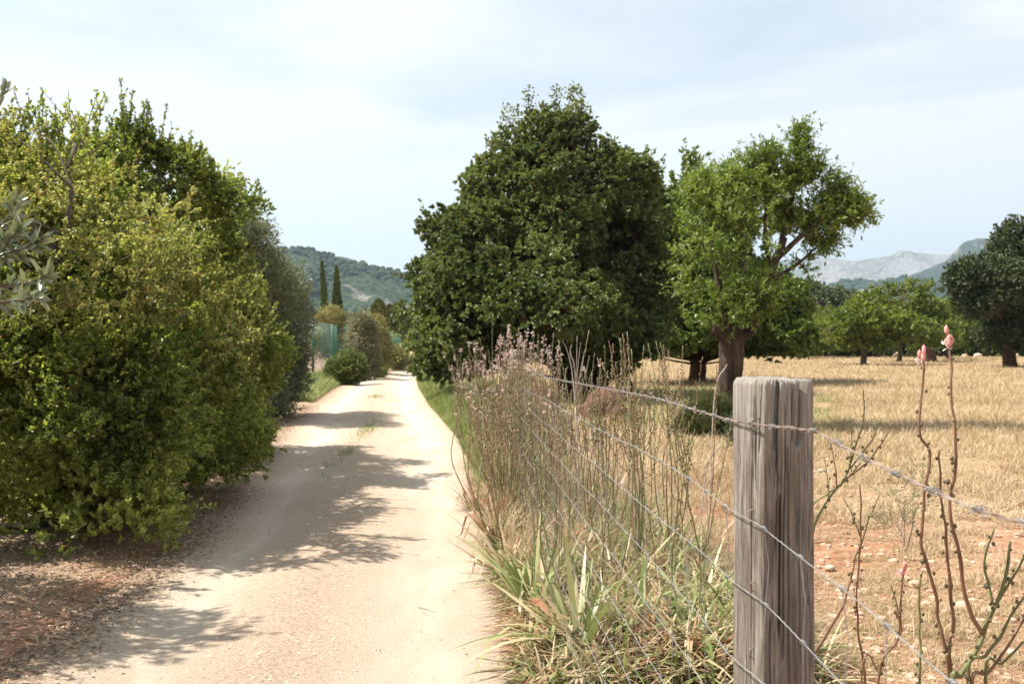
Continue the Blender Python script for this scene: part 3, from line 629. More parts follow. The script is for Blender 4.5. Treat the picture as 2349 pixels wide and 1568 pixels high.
K2 = pb([(1478, 495, 48, 75, 37, 1.8), (1530, 560, 120, 130, 38, 3), (1600, 680, 160, 120, 37, 3.5), (1740, 700, 100, 110, 37, 3.2), (1590, 450, 30, 70, 37, 1.0), (1770, 760, 75, 45, 36, 2.5), (1560, 760, 170, 50, 36, 3.0), (1640, 540, 100, 120, 38, 2.5)])
kb2 = P(1600, 870, 38); kb2[2] = 0
make_tree('carob_tree', 'second carob tree, paler, filling the gap behind the almond tree', 'tree', kb2, K2, M_carob2, M_barkc,
          [([kb2, P(1600, 800, 38), P(1590, 650, 38), P(1590, 480, 37)], .35, .07)], [([P(1595, 760, 38), P(1700, 700, 37.5), P(1760, 690, 37)], .14, .05), ([P(1595, 700, 38), P(1520, 560, 38), P(1480, 480, 37.5)], .12, .04)],
          n=0, lumps=(130, .35, .7, .92), ncl=3200, cl=.28, ns=4, nl=11, ln=.16, wd=.09, sl=.1, inner=800, up=.45, tw=(.03, .01), far=False, twfrac=.3, holes=.42, hs=.9,
          extra=top_shoots([(1460, 400, 37), (1475, 390, 37), (1490, 400, 37), (1515, 420, 37), (1550, 430, 37), (1575, 370, 37), (1590, 380, 37), (1580, 400, 37), (1600, 400, 37), (1565, 390, 37)], .15, .08, (.5, 1.0), 26, r=.01, per=3))

# --- almond with the thick pruned trunk
ab = P(1672, 981, 18); ab[2] = -.03
AL = pb([(1640, 480, 80, 90, 18, 1.0), (1615, 600, 80, 95, 17.7, 1.1), (1690, 430, 60, 65, 18, .9), (1700, 560, 70, 105, 17.6, 1.1), (1675, 690, 110, 55, 17.5, 1.0), (1745, 420, 45, 65, 18.2, .8), (1760, 375, 36, 36, 18.2, .5), (1810, 410, 42, 70, 18.2, .7), (1838, 330, 18, 55, 18.2, .3),
         (1850, 510, 58, 62, 18.2, .7), (1905, 490, 42, 48, 18, .6), (1955, 480, 34, 42, 18, .4), (1965, 500, 30, 22, 18, .3), (1895, 560, 32, 30, 18, .4), (1845, 610, 40, 34, 18.2, .5), (1745, 670, 40, 60, 17.6, .7), (1600, 440, 40, 50, 18, .6), (1878, 430, 40, 46, 18.1, .6), (1850, 390, 34, 46, 18.2, .5), (1925, 440, 34, 36, 18, .5), (1800, 500, 34, 46, 18.4, .5)])
def almond_crown(g, gt, skel):
    tp, tn = crown_pts(AL, 690, (.0, 1.0), .3, .47, 1.7, 12)
    # inside points too: the test above only keeps the union's skin, so add a loose filling
    k = R.integers(0, len(AL), 260); q = AL[k, :3] + AL[k, 3:] * rdir(260) * (R.random((260, 1)) ** .6) * .9; q = q[fbm(q * 1.7, 2, 12) > .44]
    tp = np.vstack([tp, q]); tn = np.vstack([tn, rdir(len(q))]); root = P(1690, 765, 18)
    grow(gt, skel, tp, root, .0035, .010)
    for rep, le in ((3, (.18, .42)), (2, (.05, .14))):
        b = np.repeat(tp, rep, 0); d = norm(np.repeat(tn, rep, 0) * .5 + rdir(len(b)) * .7 + np.array([0, 0, .45])); shoots(g, gt, b, d, R.uniform(*le, len(b)), .085, .027, 11, .2, .003, 0, .25)
al_pods = []
make_tree('almond_tree', 'almond tree with a thick pruned trunk and a light airy crown, before the carobs', 'tree', ab, AL, M_almond, M_barka,
          [([ab, P(1672, 900, 18), P(1676, 840, 18), P(1678, 790, 18), P(1690, 755, 18)], .238, .21)],
          [([P(1680, 800, 18), P(1662, 772, 17.85), P(1638, 752, 17.75)], .15, .085),
           ([P(1690, 775, 18), P(1720, 735, 18), P(1745, 660, 18), P(1782, 590, 18), P(1800, 545, 18)], .17, .06), ([P(1782, 595, 18), P(1840, 540, 18), P(1900, 500, 18), P(1960, 470, 18)], .055, .018), ([P(1770, 620, 18), P(1755, 540, 18), P(1760, 430, 18)], .05, .02),
           ([P(1790, 560, 18), P(1820, 450, 18.2), P(1835, 330, 18.2)], .045, .012), ([P(1680, 775, 18), P(1660, 700, 17.8), P(1630, 560, 17.8)], .10, .03), ([P(1690, 770, 18), P(1700, 680, 18.1), P(1690, 500, 18)], .10, .03), ([P(1700, 765, 18), P(1722, 765, 17.7), P(1740, 745, 17.6)], .08, .03), ([P(1775, 640, 18), P(1830, 605, 18.2), P(1880, 560, 18)], .04, .012)],
          n=0, ncl=60, cl=.14, ns=6, nl=9, ln=.09, wd=.03, sl=.15, inner=0, twig=False, trough=.35, extra=almond_crown)

# --- the orchard
fig_kw = dict(n=0, lumps=(22, .5, .95, .75), ns=6, nl=6, ln=.20, wd=.15, sl=.25, inner=0, up=.5, tw=(.03, .012), twfrac=.3, spread=.8)
def orchard(name, label, cat, rows, trunkpts, r0, r1, ncl, m, bark=M_barko, cl=.5, kw=fig_kw, limbs=(), group=None, holes=.3):
    base = np.array(trunkpts[0], float); base[2] = -.02
    make_tree(name, label, cat, base, pb(rows), m, bark, [([base] + list(trunkpts[1:]), r0, r1)], limbs, ncl=ncl, cl=cl, group=group, holes=holes, hs=.6, **kw)
OG = 'fig trees of the orchard beyond the straw field'
orchard('fig_tree', 'small fig tree on a thin dark trunk, standing alone furthest into the straw field', 'tree', [(1985, 740, 85, 42, 65, 2.2), (1940, 760, 45, 28, 65, 1.6), (1990, 700, 40, 24, 66, 1.3), (2040, 760, 40, 30, 65, 1.5)], [P(1980, 838, 65.5), P(1982, 800, 65.5), P(1978, 770, 65.5), P(1990, 720, 65.5)], .21, .09, 330, M_fig, group=OG,
        limbs=[([P(1980, 790, 65.5), P(1950, 770, 65.5), P(1925, 760, 65.5)], .10, .04)])
orchard('fig_tree', 'largest and brightest fig tree, with a rounded crown higher than its neighbours', 'tree', [(2080, 690, 60, 45, 78, 2.6), (2080, 760, 90, 45, 76, 3), (2150, 750, 55, 50, 77, 2.5), (2085, 660, 30, 18, 78, 1.2)], [P(2062, 829, 77), P(2066, 800, 77), P(2080, 740, 77), P(2080, 690, 77)], .20, .09, 430, M_fig, group=OG)
orchard('fig_tree', 'pale trunked fig tree seen just beyond the almond crown', 'tree', [(1850, 760, 45, 36, 93, 2.2), (1880, 770, 30, 30, 93, 1.8), (1830, 745, 40, 22, 93, 2)], [P(1836, 822.5, 93), P(1840, 790, 93), P(1845, 760, 93)], .36, .16, 230, M_fig, group=OG)
orchard('fig_tree', 'slim fig tree between the pale trunked one and the lone one', 'tree', [(1895, 745, 38, 36, 99, 2.2), (1915, 775, 30, 22, 99, 1.8)], [P(1868, 819, 101), P(1872, 790, 101), P(1890, 750, 100)], .22, .1, 170, M_fig, group=OG)
orchard('fig_tree', 'fig tree with a leaning pale trunk half hidden behind the lone one', 'tree', [(2030, 720, 40, 34, 98, 2.4), (2010, 770, 40, 22, 98, 2)], [P(2013, 820, 98), P(2019, 795, 98), P(2030, 740, 98)], .24, .1, 170, M_fig, group=OG)
orchard('fig_tree', 'low fig tree crown spreading beside the dark carob on the field edge', 'tree', [(2180, 740, 38, 40, 90, 2.2), (2160, 775, 45, 24, 88, 2)], [P(2175, 823, 90), P(2176, 800, 90), P(2178, 760, 90)], .2, .1, 200, M_fig, group=OG)
orchard('carob_tree', 'dark broad carob tree at the edge of the field under the rocky hill', 'tree', [(2345, 590, 75, 70, 60, 2.2), (2270, 650, 90, 60, 58, 2.6), (2215, 640, 40, 40, 58, 1.4), (2350, 700, 90, 70, 60, 2.8), (2330, 545, 35, 40, 60, 1.2), (2400, 620, 110, 110, 60, 3), (2240, 700, 40, 28, 58, 1.4), (2330, 770, 80, 30, 60, 2.4), (2420, 740, 90, 60, 60, 3)],
        [P(2318, 843, 60), P(2314, 800, 60), P(2320, 720, 60), P(2345, 620, 60)], .42, .18, 1500, M_dark, M_barkc, .42, dict(n=0, ns=6, nl=7, ln=.17, wd=.10, sl=.22, inner=500, up=.4, tw=(.04, .015), twfrac=.4),
        limbs=[([P(2318, 780, 60), P(2290, 720, 59), P(2240, 670, 58)], .18, .06)], holes=.32)

# trees beyond the field, each its own
bk_kw = dict(n=0, lumps=(18, .8, 1.6, .8), ns=5, nl=5, ln=.42, wd=.30, sl=.4, inner=0, up=.5, tw=(.05, .02), twfrac=.1, spread=.9)
BACK = [
 ('pale grey-green tree rising over the figs beside the almond crown', [(1880, 700, 35, 34, 125, 3), (1860, 690, 25, 24, 125, 2.5)], 1885, 122, M_grey, 190),
 ('grey-green tree standing right of the palest one, under the limestone mountain', [(1925, 715, 36, 28, 130, 3), (1950, 730, 26, 20, 130, 3)], 1935, 130, M_grey, 170),
 ('dull olive coloured tree peeping over the largest fig', [(2000, 720, 36, 22, 135, 3.5), (2060, 735, 36, 18, 135, 3)], 2020, 135, M_grey, 160),
 ('bluish dark tree in the gap before the broad dark carob', [(2175, 735, 34, 26, 140, 3.5), (2200, 760, 34, 26, 130, 3)], 2190, 135, M_dark, 200),
 ('light green tree right behind the trunk of the broad dark carob', [(2260, 740, 42, 32, 110, 3.5), (2250, 770, 46, 22, 108, 3)], 2255, 110, M_carob2, 220),
 ('dark bush with a low skirt behind the lone fig trunk', [(1950, 798, 42, 20, 104, 3), (1920, 800, 30, 18, 104, 2.5)], 1940, 104, M_dark, 210),
 ('dark bush behind the two slim fig trunks', [(1880, 797, 40, 20, 108, 3), (1850, 800, 24, 16, 108, 2)], 1875, 108, M_dark, 200),
 ('black-green bush closing the far edge of the field behind the almond trunk', [(1790, 798, 46, 24, 104, 3), (1745, 790, 40, 30, 104, 3)], 1770, 104, M_dark, 240),
 ('light bush at the far field edge between the second carob and the almond trunk', [(1620, 800, 30, 18, 104, 2.5), (1585, 802, 28, 14, 104, 2.5)], 1600, 104, M_carob2, 150),
 ('tall dark tree wall behind the second carob', [(1700, 720, 70, 60, 110, 4), (1760, 700, 60, 60, 112, 4)], 1720, 111, M_dark, 330),
 ('bright green bush glimpsed under the left skirt of the huge carob', [(1262, 806, 28, 12, 96, 2.4), (1225, 806, 24, 12, 96, 2.4)], 1250, 96, M_fig, 130),
 ('dull bush seen through the legs of the huge carob', [(1380, 800, 70, 20, 104, 3), (1470, 798, 60, 20, 104, 3)], 1420, 104, M_dark, 260),
 ('leafy mid green tree standing between the largest fig and the broad dark carob', [(2200, 735, 44, 30, 106, 3), (2185, 775, 50, 22, 104, 3)], 2200, 105, M_carob2, 230),
 ('dull green tree filling the skyline just right of the almond trunk', [(1820, 745, 44, 34, 112, 3), (1850, 780, 44, 22, 108, 3)], 1825, 110, M_grey, 220),
 ('dark tree behind the lone fig, its top level with the fig crown', [(1960, 760, 60, 34, 116, 3.5), (2040, 775, 50, 26, 112, 3)], 1990, 114, M_dark, 260),
 ('low bush along the far edge right of the stump', [(2190, 806, 45, 13, 104, 2.2), (2235, 805, 35, 12, 104, 2.2)], 2210, 104, M_carob2, 180),
 ('low dark bush on the far edge under the broad carob', [(2290, 803, 45, 16, 103, 2.2), (2345, 803, 45, 16, 103, 2.2)], 2310, 103, M_dark, 220),
 ('low pale bush on the far edge behind the largest fig', [(2060, 802, 45, 15, 104, 2.2), (2115, 803, 40, 14, 104, 2.2)], 2085, 104, M_grey, 200),
]
for lb, rows, px, Y, mm, nc in BACK:
    b0 = np.array([(px - 1174.5) / FPX * Y, Y, 0.0]); top = b0 + np.array([0, 0, max(1.0, (784 - rows[0][1]) / FPX * Y + EYE)])
    cat = 'bush' if 'bush' in lb else 'tree'
    make_tree('bush' if cat == 'bush' else 'field_edge_tree', lb, cat, b0, pb(rows), mm, M_barko, [([b0, b0 * .5 + top * .5, top], .2, .06)], [], ncl=nc, cl=.62 if cat == 'bush' else .8, group='trees and bushes along the far field edge', **bk_kw)

# far treeline over the whole valley floor: one mass
def far_wood(name, label, x0, x1, y0, y1, n, hgt, m):
    g = Geo(); px = R.uniform(x0, x1, n); Y = R.uniform(y0, y1, n); c = np.stack([(px - 1174.5) / FPX * Y, Y, np.zeros(n)], 1); h = hgt * R.uniform(.5, 1.2, n)
    v, f = ICO2; q = v[None] * np.stack([h * .75, h * .75, h * .6], 1)[:, None]
    q = q * (1 + 0.5 * (vnoise(v[None] * 2.3 + c[:, None] * .7, 8) - .5)[..., None])
    g.add(c[:, None] + q + np.array([0, 0, .5]) * h[:, None, None], (np.arange(n)[:, None, None] * len(v) + f[None]).reshape(-1, 3))
    cc = np.repeat(c, 60, 0); hh = np.repeat(h, 60)[:, None]; u = rdir(len(cc)); pp = cc + u * hh * np.array([.78, .78, .62]) + np.array([0, 0, .5]) * hh
    leafq(g, pp, norm(u + rdir(len(cc))), rdir(len(cc)), hh[:, 0] * .22, hh[:, 0] * .16)
    tag(g.link(name, m), label, kind='stuff')
far_wood('valley_trees', 'distant trees on the valley floor at the foot of the mountains', 1750, 2600, 150, 420, 420, 6.5, M_dark)
far_wood('valley_scrub', 'scrub at the foot of the forested hill beyond the green fence', 300, 1250, 190, 600, 420, 5, M_grey)

# cypresses
def cypress(label, px, pyb, pyt, Y, w, lean=0.0, blunt=.85, group='cypress trees beyond the green fence', m=None):
    base = np.array([(px - 1174.5) / FPX * Y, Y, 0.0]); top = P(px + lean, pyt, Y); H = top[2]
    t = thing('cypress_tree', label, 'tree', base, group)
    n = 2600; tt = R.random(n) ** .85; rr = w * np.minimum(1, (tt + .03) / .2) ** .5 * (1 - tt) ** blunt * 1.35 * R.uniform(.55, 1.05, n)
    a = R.uniform(0, 2 * pi, n); rr = rr * (1 + .35 * (fbm(np.stack([np.cos(a) * 2, np.sin(a) * 2, tt * 9 + px], 1), 2, 5) - .5))
    ax = base + (top - base) * tt[:, None]; p = ax + np.stack([np.cos(a) * rr, np.sin(a) * rr, 0 * a], 1)
    d = norm(np.stack([np.cos(a) * .35, np.sin(a) * .35, np.ones(n)], 1) + R.normal(size=(n, 3)) * .2)
    g = Geo(); leafq(g, p, d, np.stack([np.cos(a), np.sin(a), .2 * np.ones(n)], 1) + R.normal(size=(n, 3)) * .4, .07 * H * R.uniform(.6, 1.3, n) * (1 - .5 * tt), w * .3)
    g.link('crown', m or M_cyp, t); gt = Geo(); tube(gt, curve([base, base * .5 + top * .5, base * .06 + top * .94], 5), np.linspace(.2, .05, 11), 7); gt.link('trunk', M_barko, t)
cypress('slender cypress with a bent brown tip, left one of the tall pair', 752, 790, 603, 100, .38, -14)
cypress('fuller straight cypress, right one of the tall pair', 774, 790, 615, 100, .62, -2)
cypress('stubby brownish cypress, first of three beside the fence end', 872, 790, 688, 105, 1.35, -3, .5, m=M_cypb)
cypress('stubby cypress in the middle of three beside the fence end', 890, 790, 700, 108, 1.0, 4, .5, m=M_cypb)
cypress('stubby cypress nearest the carob, third beside the fence end', 912, 790, 698, 106, 1.4, -3, .5, m=M_cypb)

# bushes at the green fence
bush_kw = dict(n=0, ns=7, nl=8, ln=.055, wd=.032, sl=.1, inner=0, up=.4, tw=(.015, .005), twfrac=.3, crown='foliage')
def bush(label, rows, px, Y, m, nc, cl=.22, kw=bush_kw, name='bush', cat='bush', base=None, inner=0, tr=.05):
    b0 = np.array([(px - 1174.5) / FPX * Y, Y, -0.02]) if base is None else base
    k = dict(kw); k['inner'] = inner
    make_tree(name, label, cat, b0, pb(rows), m, M_barko, [([b0, b0 + np.array([0, 0, .3]), P(rows[0][0], rows[0][1], rows[0][4])], tr, tr*.3)], [], ncl=nc, cl=cl, zmin=.05, **k)
bush('low green bush with pinkish leaves at the near end of the fence bushes', [(798, 845, 40, 38, 36, .7), (775, 855, 28, 28, 36, .6)], 798, 36, M_shrubg, 340, inner=120)
bush('grey-leaved tall bush standing behind the low pinkish one', [(832, 790, 40, 60, 41, 1.0), (838, 835, 36, 36, 41, .9), (830, 745, 26, 30, 41, .7)], 835, 41, M_gt, 420, inner=160)
bush('tan bush with dry looking leaves in the middle of the fence bushes', [(872, 795, 26, 44, 47, 1.0), (870, 830, 28, 28, 47, .9), (855, 745, 24, 22, 46, .8)], 870, 47, M_shrubt, 380, inner=140, cl=.25)
bush('last tan bush of the fence row, where the track bends away', [(905, 822, 25, 30, 54, 1.0), (918, 828, 18, 22, 55, .8), (884, 802, 14, 18, 52, .6)], 905, 54, M_shrubt, 330, inner=120, cl=.25)
bush('small bright green weed bush between the tan bushes and the track', [(868, 853, 16, 8, 43, .5)], 868, 43, M_fig, 60, cl=.15)
bush('yellow-green bush filling the verge beyond the track bend', [(955, 828, 16, 16, 56, .9), (975, 826, 20, 14, 56, .9)], 962, 56, M_fig, 160, cl=.25)
tb = np.array([(765 - 1174.5) / FPX * 52, 52, 0.0])
make_tree('round_topped_tree', 'clipped yellow-green tree with a round head behind the green mesh', 'tree', tb, pb([(760, 728, 34, 26, 52, .9), (772, 765, 16, 30, 52, .5), (740, 790, 22, 34, 53, .6)]), M_shrubt, M_barko, [([tb, tb + np.array([0, 0, 1.2]), P(762, 735, 52)], .12, .05)], [], ncl=420, cl=.22, inner=100, **{k_: v_ for k_, v_ in bush_kw.items() if k_ != 'inner'})

# shrubs and plants on the field near the fence
fern_kw = dict(n=0, ns=10, nl=9, ln=.06, wd=.008, sl=.16, up=.7, tw=(.008, .003), twfrac=.3, crown='foliage', spread=.6)
bush('feathery dark green shrub at the foot of the almond tree', [(1632, 966, 54, 42, 16.3, .45), (1600, 985, 40, 26, 16, .35), (1665, 985, 34, 26, 16.2, .35)], 1630, 16.2, M_fern, 420, .12, fern_kw, inner=0, tr=.015)
bush('pale wispy weed just behind the split wooden post', [(1700, 975, 16, 34, 13, .15), (1692, 1000, 12, 20, 13, .12)], 1700, 12.4, M_grey, 26, .07, dict(fern_kw, ln=.05, wd=.01), tr=.006)
bush('faint green feathery weed in the straw between post and flower stalks', [(2070, 1190, 34, 56, 7.6, .14), (2100, 1150, 24, 50, 7.6, .12)], 2075, 7.3, M_grey, 13, .07, dict(fern_kw, ln=.035, wd=.003), tr=.003)

# ------------------------------------------------------------------ green fence by the cypresses
t = thing('mesh_fence', 'tall green coated mesh fence behind the bushes beside the track', 'fence', (-8.2, 41, 0))
FP = [np.array(q, float) for q in ((-8.2, 41, 0), (-8.75, 48.5, 0), (-9.4, 56, 0), (-9.9, 65, 0), (-10.4, 74, 0), (-10.7, 84, 0), (-11.2, 95, 0), (-11.7, 106, 0), (-12.2, 118, 0))]
HF = 2.43
for q in FP:
    g = Geo(); tube(g, [q - [0, 0, .05], q + [0, 0, HF]], .05, 10)
    po = g.link('fence_post', M_fgreen, t)
for a, b_ in zip(FP[:-1], FP[1:]):
    g = Geo(); L_ = np.linalg.norm(b_ - a); nh = 49; nv = max(2, int(L_ / .12)); fat = .0022 + a[1] * 2.2e-5
    for k in range(nh):
        z = np.array([0, 0, .03 + (HF - .06) * k / (nh - 1)]); tube(g, [a + z, b_ + z], fat * (2.5 if k == nh - 1 else 1), 4)
    for k in range(nv):
        q = a + (b_ - a) * (k + .5) / nv; tube(g, [q + [0, 0, .03], q + [0, 0, HF - .03]], fat * .8, 4)
    g.link('mesh_panel', M_fgreen, t)
# tennis court style windscreen cloth and its own pipes, behind the mesh
t = thing('windscreen', 'dark green windscreen cloth stretched between grey pipes behind the mesh fence', 'screen', (-10.6, 55, 0))
m, nt, b = mat('green_screen_cloth'); pos = worldpos(nt); n_ = noise(nt, 3, 4, .6, pos); nt.links.new(ramp(nt, n_, [(.3, (.015, .10, .075)), (.7, (.03, .16, .12))]), b.inputs['Base Color']); b.inputs['Roughness'].default_value = .8
M_cloth = m
for (xa, ya, xb, yb, z0, z1) in ((-10.25, 57, -9.35, 58.0, 1.15, 2.35), (-13.4, 100, -11.6, 122, .9, 2.5)):
    g = Geo(); nn = 24; s = np.linspace(0, 1, nn); xx = xa + (xb - xa) * s; yy = ya + (yb - ya) * s + .04 * np.sin(s * 25)
    fr = np.stack([xx, yy, np.full(nn, z0)], 1); tp = np.stack([xx, yy + .02 * np.sin(s * 31), np.full(nn, z1)], 1)
    V = np.stack([fr, tp, tp + [0, .01, 0], fr + [0, .01, 0]], 1); F = []
    for k in range(nn - 1):
        for e in range(4): F.append((k * 4 + e, k * 4 + (e + 1) % 4, k * 4 + 4 + (e + 1) % 4, k * 4 + 4 + e))
    g.add(V, F); g.link('cloth', M_cloth, t)
for q in ((-10.3, 57), (-9.3, 58.1)):
    g = Geo(); tube(g, [(q[0], q[1], -.05), (q[0], q[1], 2.45)], .03, 8); g.link('pipe', M_steel, t)

# distant farm walls, stones and stump
def box(g, c, s, rz=0.0, m=0, jit=0.0):
    v = np.array([(x, y, z) for x in (-.5, .5) for y in (-.5, .5) for z in (0, 1)]) * np.array(s); v = v + R.normal(size=v.shape) * jit
    cz, sz = math.cos(rz), math.sin(rz); v = v @ np.array([[cz, sz, 0], [-sz, cz, 0], [0, 0, 1]]) + np.array(c)
    g.add(v, [(0, 1, 3, 2), (4, 6, 7, 5), (0, 4, 5, 1), (2, 3, 7, 6), (0, 2, 6, 4), (1, 5, 7, 3)], m)
M_plaster = plain_mat('pinkish_plaster', (.42, .27, .20), (.58, .42, .34), 1.5, .9, detail=5)
M_tile = plain_mat('roof_tile', (.30, .13, .08), (.42, .22, .14), 5, .9)
M_open = plain_mat('dark_opening', (.03, .025, .02), (.05, .04, .035), 5, .9)
h0 = np.array([(1775 - 1174.5) / FPX * 118, 118, 0.0]); t = thing('farm_shed', 'small pinkish farm shed half hidden by the bushes beyond the almond trunk', 'shed', h0)
g = Geo(); box(g, h0, (9, 4, 2.2), .1); g.link('wall', M_plaster, t)
g = Geo()
for s in (-1, 1):
    a = h0 + np.array([-4.8, 0, 2.95]); q = np.array([(-4.8, s * 2.4, 2.15), (4.8, s * 2.4, 2.15), (4.8, 0, 2.95), (-4.8, 0, 2.95)]) + h0; qq = q + np.array([0, 0, .12]); g.add(np.vstack([q, qq]), [(0, 1, 2, 3), (4, 7, 6, 5), (0, 4, 5, 1), (1, 5, 6, 2), (2, 6, 7, 3), (3, 7, 4, 0)])
g.link('roof', M_tile, t, smooth=False)
for dx in (-2.6, .3, 2.8):
    g = Geo(); box(g, h0 + np.array([dx, -2.12 + dx * .1, .75]), (.8, .2, .9), .1); g.link('window', M_open, t, smooth=False)

def stone_geo(c, s, seed, base=ICO3, squash=.7):
    v, f = base; q = v * (1 + .55 * (fbm(v * 1.3 + seed * 3.1, 3, seed)[:, None] - .5) + .16 * (fbm(v * 5 + seed, 3, seed)[:, None] - .5)); q = q * np.array([1, .85, squash]) * s
    g = Geo(); g.add(q + np.array(c), f); return g
M_pale = plain_mat('pale_stone', (.36, .27, .20), (.55, .44, .35), 12, .9, detail=5)
M_pink = plain_mat('pinkish_stone', (.46, .27, .19), (.64, .42, .32), 12, .9, detail=5)
M_red = plain_mat('red_brown_rock', (.07, .032, .02), (.16, .08, .055), 6, .95, detail=6)
for lb, px, py, s, mm in (('pinkish block of stone at the field edge below the dark carob', 2213, 801, .34, M_pink), ('whitish boulder at the field edge beneath the broad carob crown', 2243, 799, .42, M_pale), ('pale stone lying among bushes behind the largest fig', 2060, 806, .5, M_pale), ('small white stone beside the broad carob trunk', 2330, 812, .4, M_pale)):
    c = P(px, 812, 100); c[2] = s * .35; stone = stone_geo(c - 0, s, int(px), ICO2).link('boulder', mm); tag(stone, lb, 'boulder', 'pale boulders along the field edge')

sb_ = P(2133, 833, 73); sb_[2] = -.03
g = Geo(); tube(g, curve([sb_, sb_ + [.05, 0, .35], sb_ + [-.12, 0, .8], sb_ + [-.40, 0, 1.15], sb_ + [-.55, 0, 1.36]], 8), np.array([.5] * 4 + list(np.linspace(.48, .16, 29))), 14, rough=.35, seed=4)
tag(g.link('tree_stump', M_barkc), 'dark broken stump leaning over the straw behind the pink flowers', 'stump')

for lb, px, py, Y, s, mm, sq in (('large red-brown rock in the shade before the carob trunks', 1395, 945, 21.5, .50, M_red, .8), ('smaller red-brown rock beside the large one in the carob shade', 1355, 958, 20.5, .30, M_red, .8), ('low red rock touching the right side of the shaded rock heap', 1432, 955, 20.8, .27, M_red, .7)):
    c = P(px, py, Y); c[2] = s * .35; tag(stone_geo(c, s, int(px), ICO3, sq).link('rock', mm), lb, 'rock', 'red rocks under the carob')

# individual stones on the red soil by the post
NEAR = [('round pale stone behind the two flower stalks', 2207, 1395, .045, M_pale), ('pale stone right of the round one, among the budding stems', 2268, 1410, .05, M_pale), ('flat pinkish stone on red soil below the feathery weed', 2100, 1345, .045, M_pink),
        ('whitish stone in the straw touching the right side of the post', 1885, 1082, .045, M_pale), ('pale stone low beside the post where the wire crosses', 1903, 1305, .035, M_pale), ('pinkish clod near the wavy stalk', 1960, 1330, .03, M_pink),
        ('pale stone between strap leaves left of the post', 1700, 1620, .05, M_pale), ('white stone at the foot of a strap leaf clump before the post', 1655, 1275, .04, M_pale), ('pinkish stone in the dry leaves under the wires', 1690, 1600, .05, M_pink),
        ('pink stone left of the post on bare red soil', 1600, 1075, .05, M_pink), ('small pink stone in the weeds beside the shrub shadow', 1560, 1050, .05, M_pink), ('reddish stone farther left on the bare soil', 1520, 1080, .04, M_pink), ('pale stone half sunk in soil beyond the strap leaves', 1640, 1140, .04, M_pale),
        ('pinkish stone beyond the post in thin straw', 2050, 1290, .035, M_pink), ('pale pebble near the bottom right stems', 2320, 1505, .04, M_pale), ('stone under the lowest budding stem', 2120, 1500, .035, M_pink)]
for k, (lb, px, py, s, mm) in enumerate(NEAR):
    c = G(px, py); c[2] = s * .3; tag(stone_geo(c, s, 50 + k, ICO3, .65).link('stone', mm), lb, 'stone', 'loose stones on the field soil')

def scatter_stones(name, label, n, f, s0, s1, mm, seed):
    g = Geo(); v, fc = ICO1; X, Y = f(n); s = s0 * (s1 / s0) ** (R.random(len(X)) ** 2.2); z = ground_h(X, Y) + s * .2
    q = v[None] * (s[:, None, None] * np.array([1.1, .9, .6])) * (1 + .5 * (_h(np.arange(len(v))[None].repeat(len(X), 0), np.arange(len(X))[:, None].repeat(len(v), 1), np.zeros((len(X), len(v))), seed) - .5))[..., None]
    g.add(np.stack([X, Y, z], 1)[:, None] + q, (np.arange(len(X))[:, None, None] * len(v) + fc[None]).reshape(-1, 3)); tag(g.link(name, mm, smooth=False), label, kind='stuff')
def fieldpts(n, y0=4.2, y1=22, x0=.6, x1=9, p=1.6):
    u = R.random(n); Y = y0 * (y1 / y0) ** u; X = x0 + R.random(n) * (.56 * Y - x0 + .3); return X, Y
scatter_stones('field_gravel', 'small pink and pale stones and clods on the red soil', 5000, fieldpts, .006, .035, M_pink, 3)
scatter_stones('field_pebbles', 'pale pebbles strewn on the red soil', 350, fieldpts, .005, .028, M_pale, 4)
def roadpts(n):
    Y = 4.2 * (26 / 4.2) ** R.random(n); l, r = road_x(Y); t_ = np.where(R.random(n) < .6, .52 + R.normal(size=n) * .12, R.random(n)); return l + (r - l) * np.clip(t_, 0, 1), Y
def stones_road():
    g = Geo(); v, fc = ICO1; n = 9000; X, Y = roadpts(n); s = .0025 * (5 ** (R.random(n) ** 3)); l, r = road_x(Y); T_ = (X - l) / (r - l)
    z = 0.006 - 0.030 * (np.exp(-((T_ - 0.27) / 0.10) ** 2) + np.exp(-((T_ - 0.80) / 0.10) ** 2)) + 0.018 * np.exp(-((T_ - .53) / .14) ** 2) + (fbm(np.stack([X, Y, 0 * X], -1) * 1.1, 3, 3) - .5) * 0.03 + .004
    q = v[None] * (s[:, None, None] * np.array([1.1, .9, .7])); g.add(np.stack([X, Y, z], 1)[:, None] + q, (np.arange(n)[:, None, None] * len(v) + fc[None]).reshape(-1, 3))
    tag(g.link('road_gravel', plain_mat('road_gravel', (.42, .32, .22), (.66, .56, .42), 90, .9), smooth=False), 'fine gravel loose along the middle of the dirt road', kind='stuff')
stones_road()

# ------------------------------------------------------------------ leaf litter
def litter(name, label, n, f, ln, m):
    g = Geo(); X, Y = f(n); z = np.maximum(ground_h(X, Y), 0.0) + .008 + R.random(len(X)) * .012; d = rdir(len(X)); d[:, 2] *= .25
    leaves(g, np.stack([X, Y, z], 1), d, np.array([0, 0, 1.0]) + R.normal(size=(len(X), 3)) * .3, ln * R.uniform(.6, 1.3, len(X)), ln * .45, .15); tag(g.link(name, m), label, kind='stuff')
M_lit = blade_mat('dead_leaf', [(0, (.06, .035, .02)), (.45, (.30, .20, .13)), (.8, (.48, .37, .26)), (1, (.66, .56, .44))], .15, .6, 2, .3)
def litpts(n):
    Y = 4.2 * (24 / 4.2) ** R.random(n); l, _ = road_x(Y); h = hedge_x(Y) - 1.2; t_ = R.random(n) ** .6; X = h + (l + .22 + .25 * R.random(n) ** 3 - h) * t_; return X, Y
litter('leaf_litter', 'brown fallen oak leaves between the hedge and the dirt road', 24000, litpts, .03, M_lit)
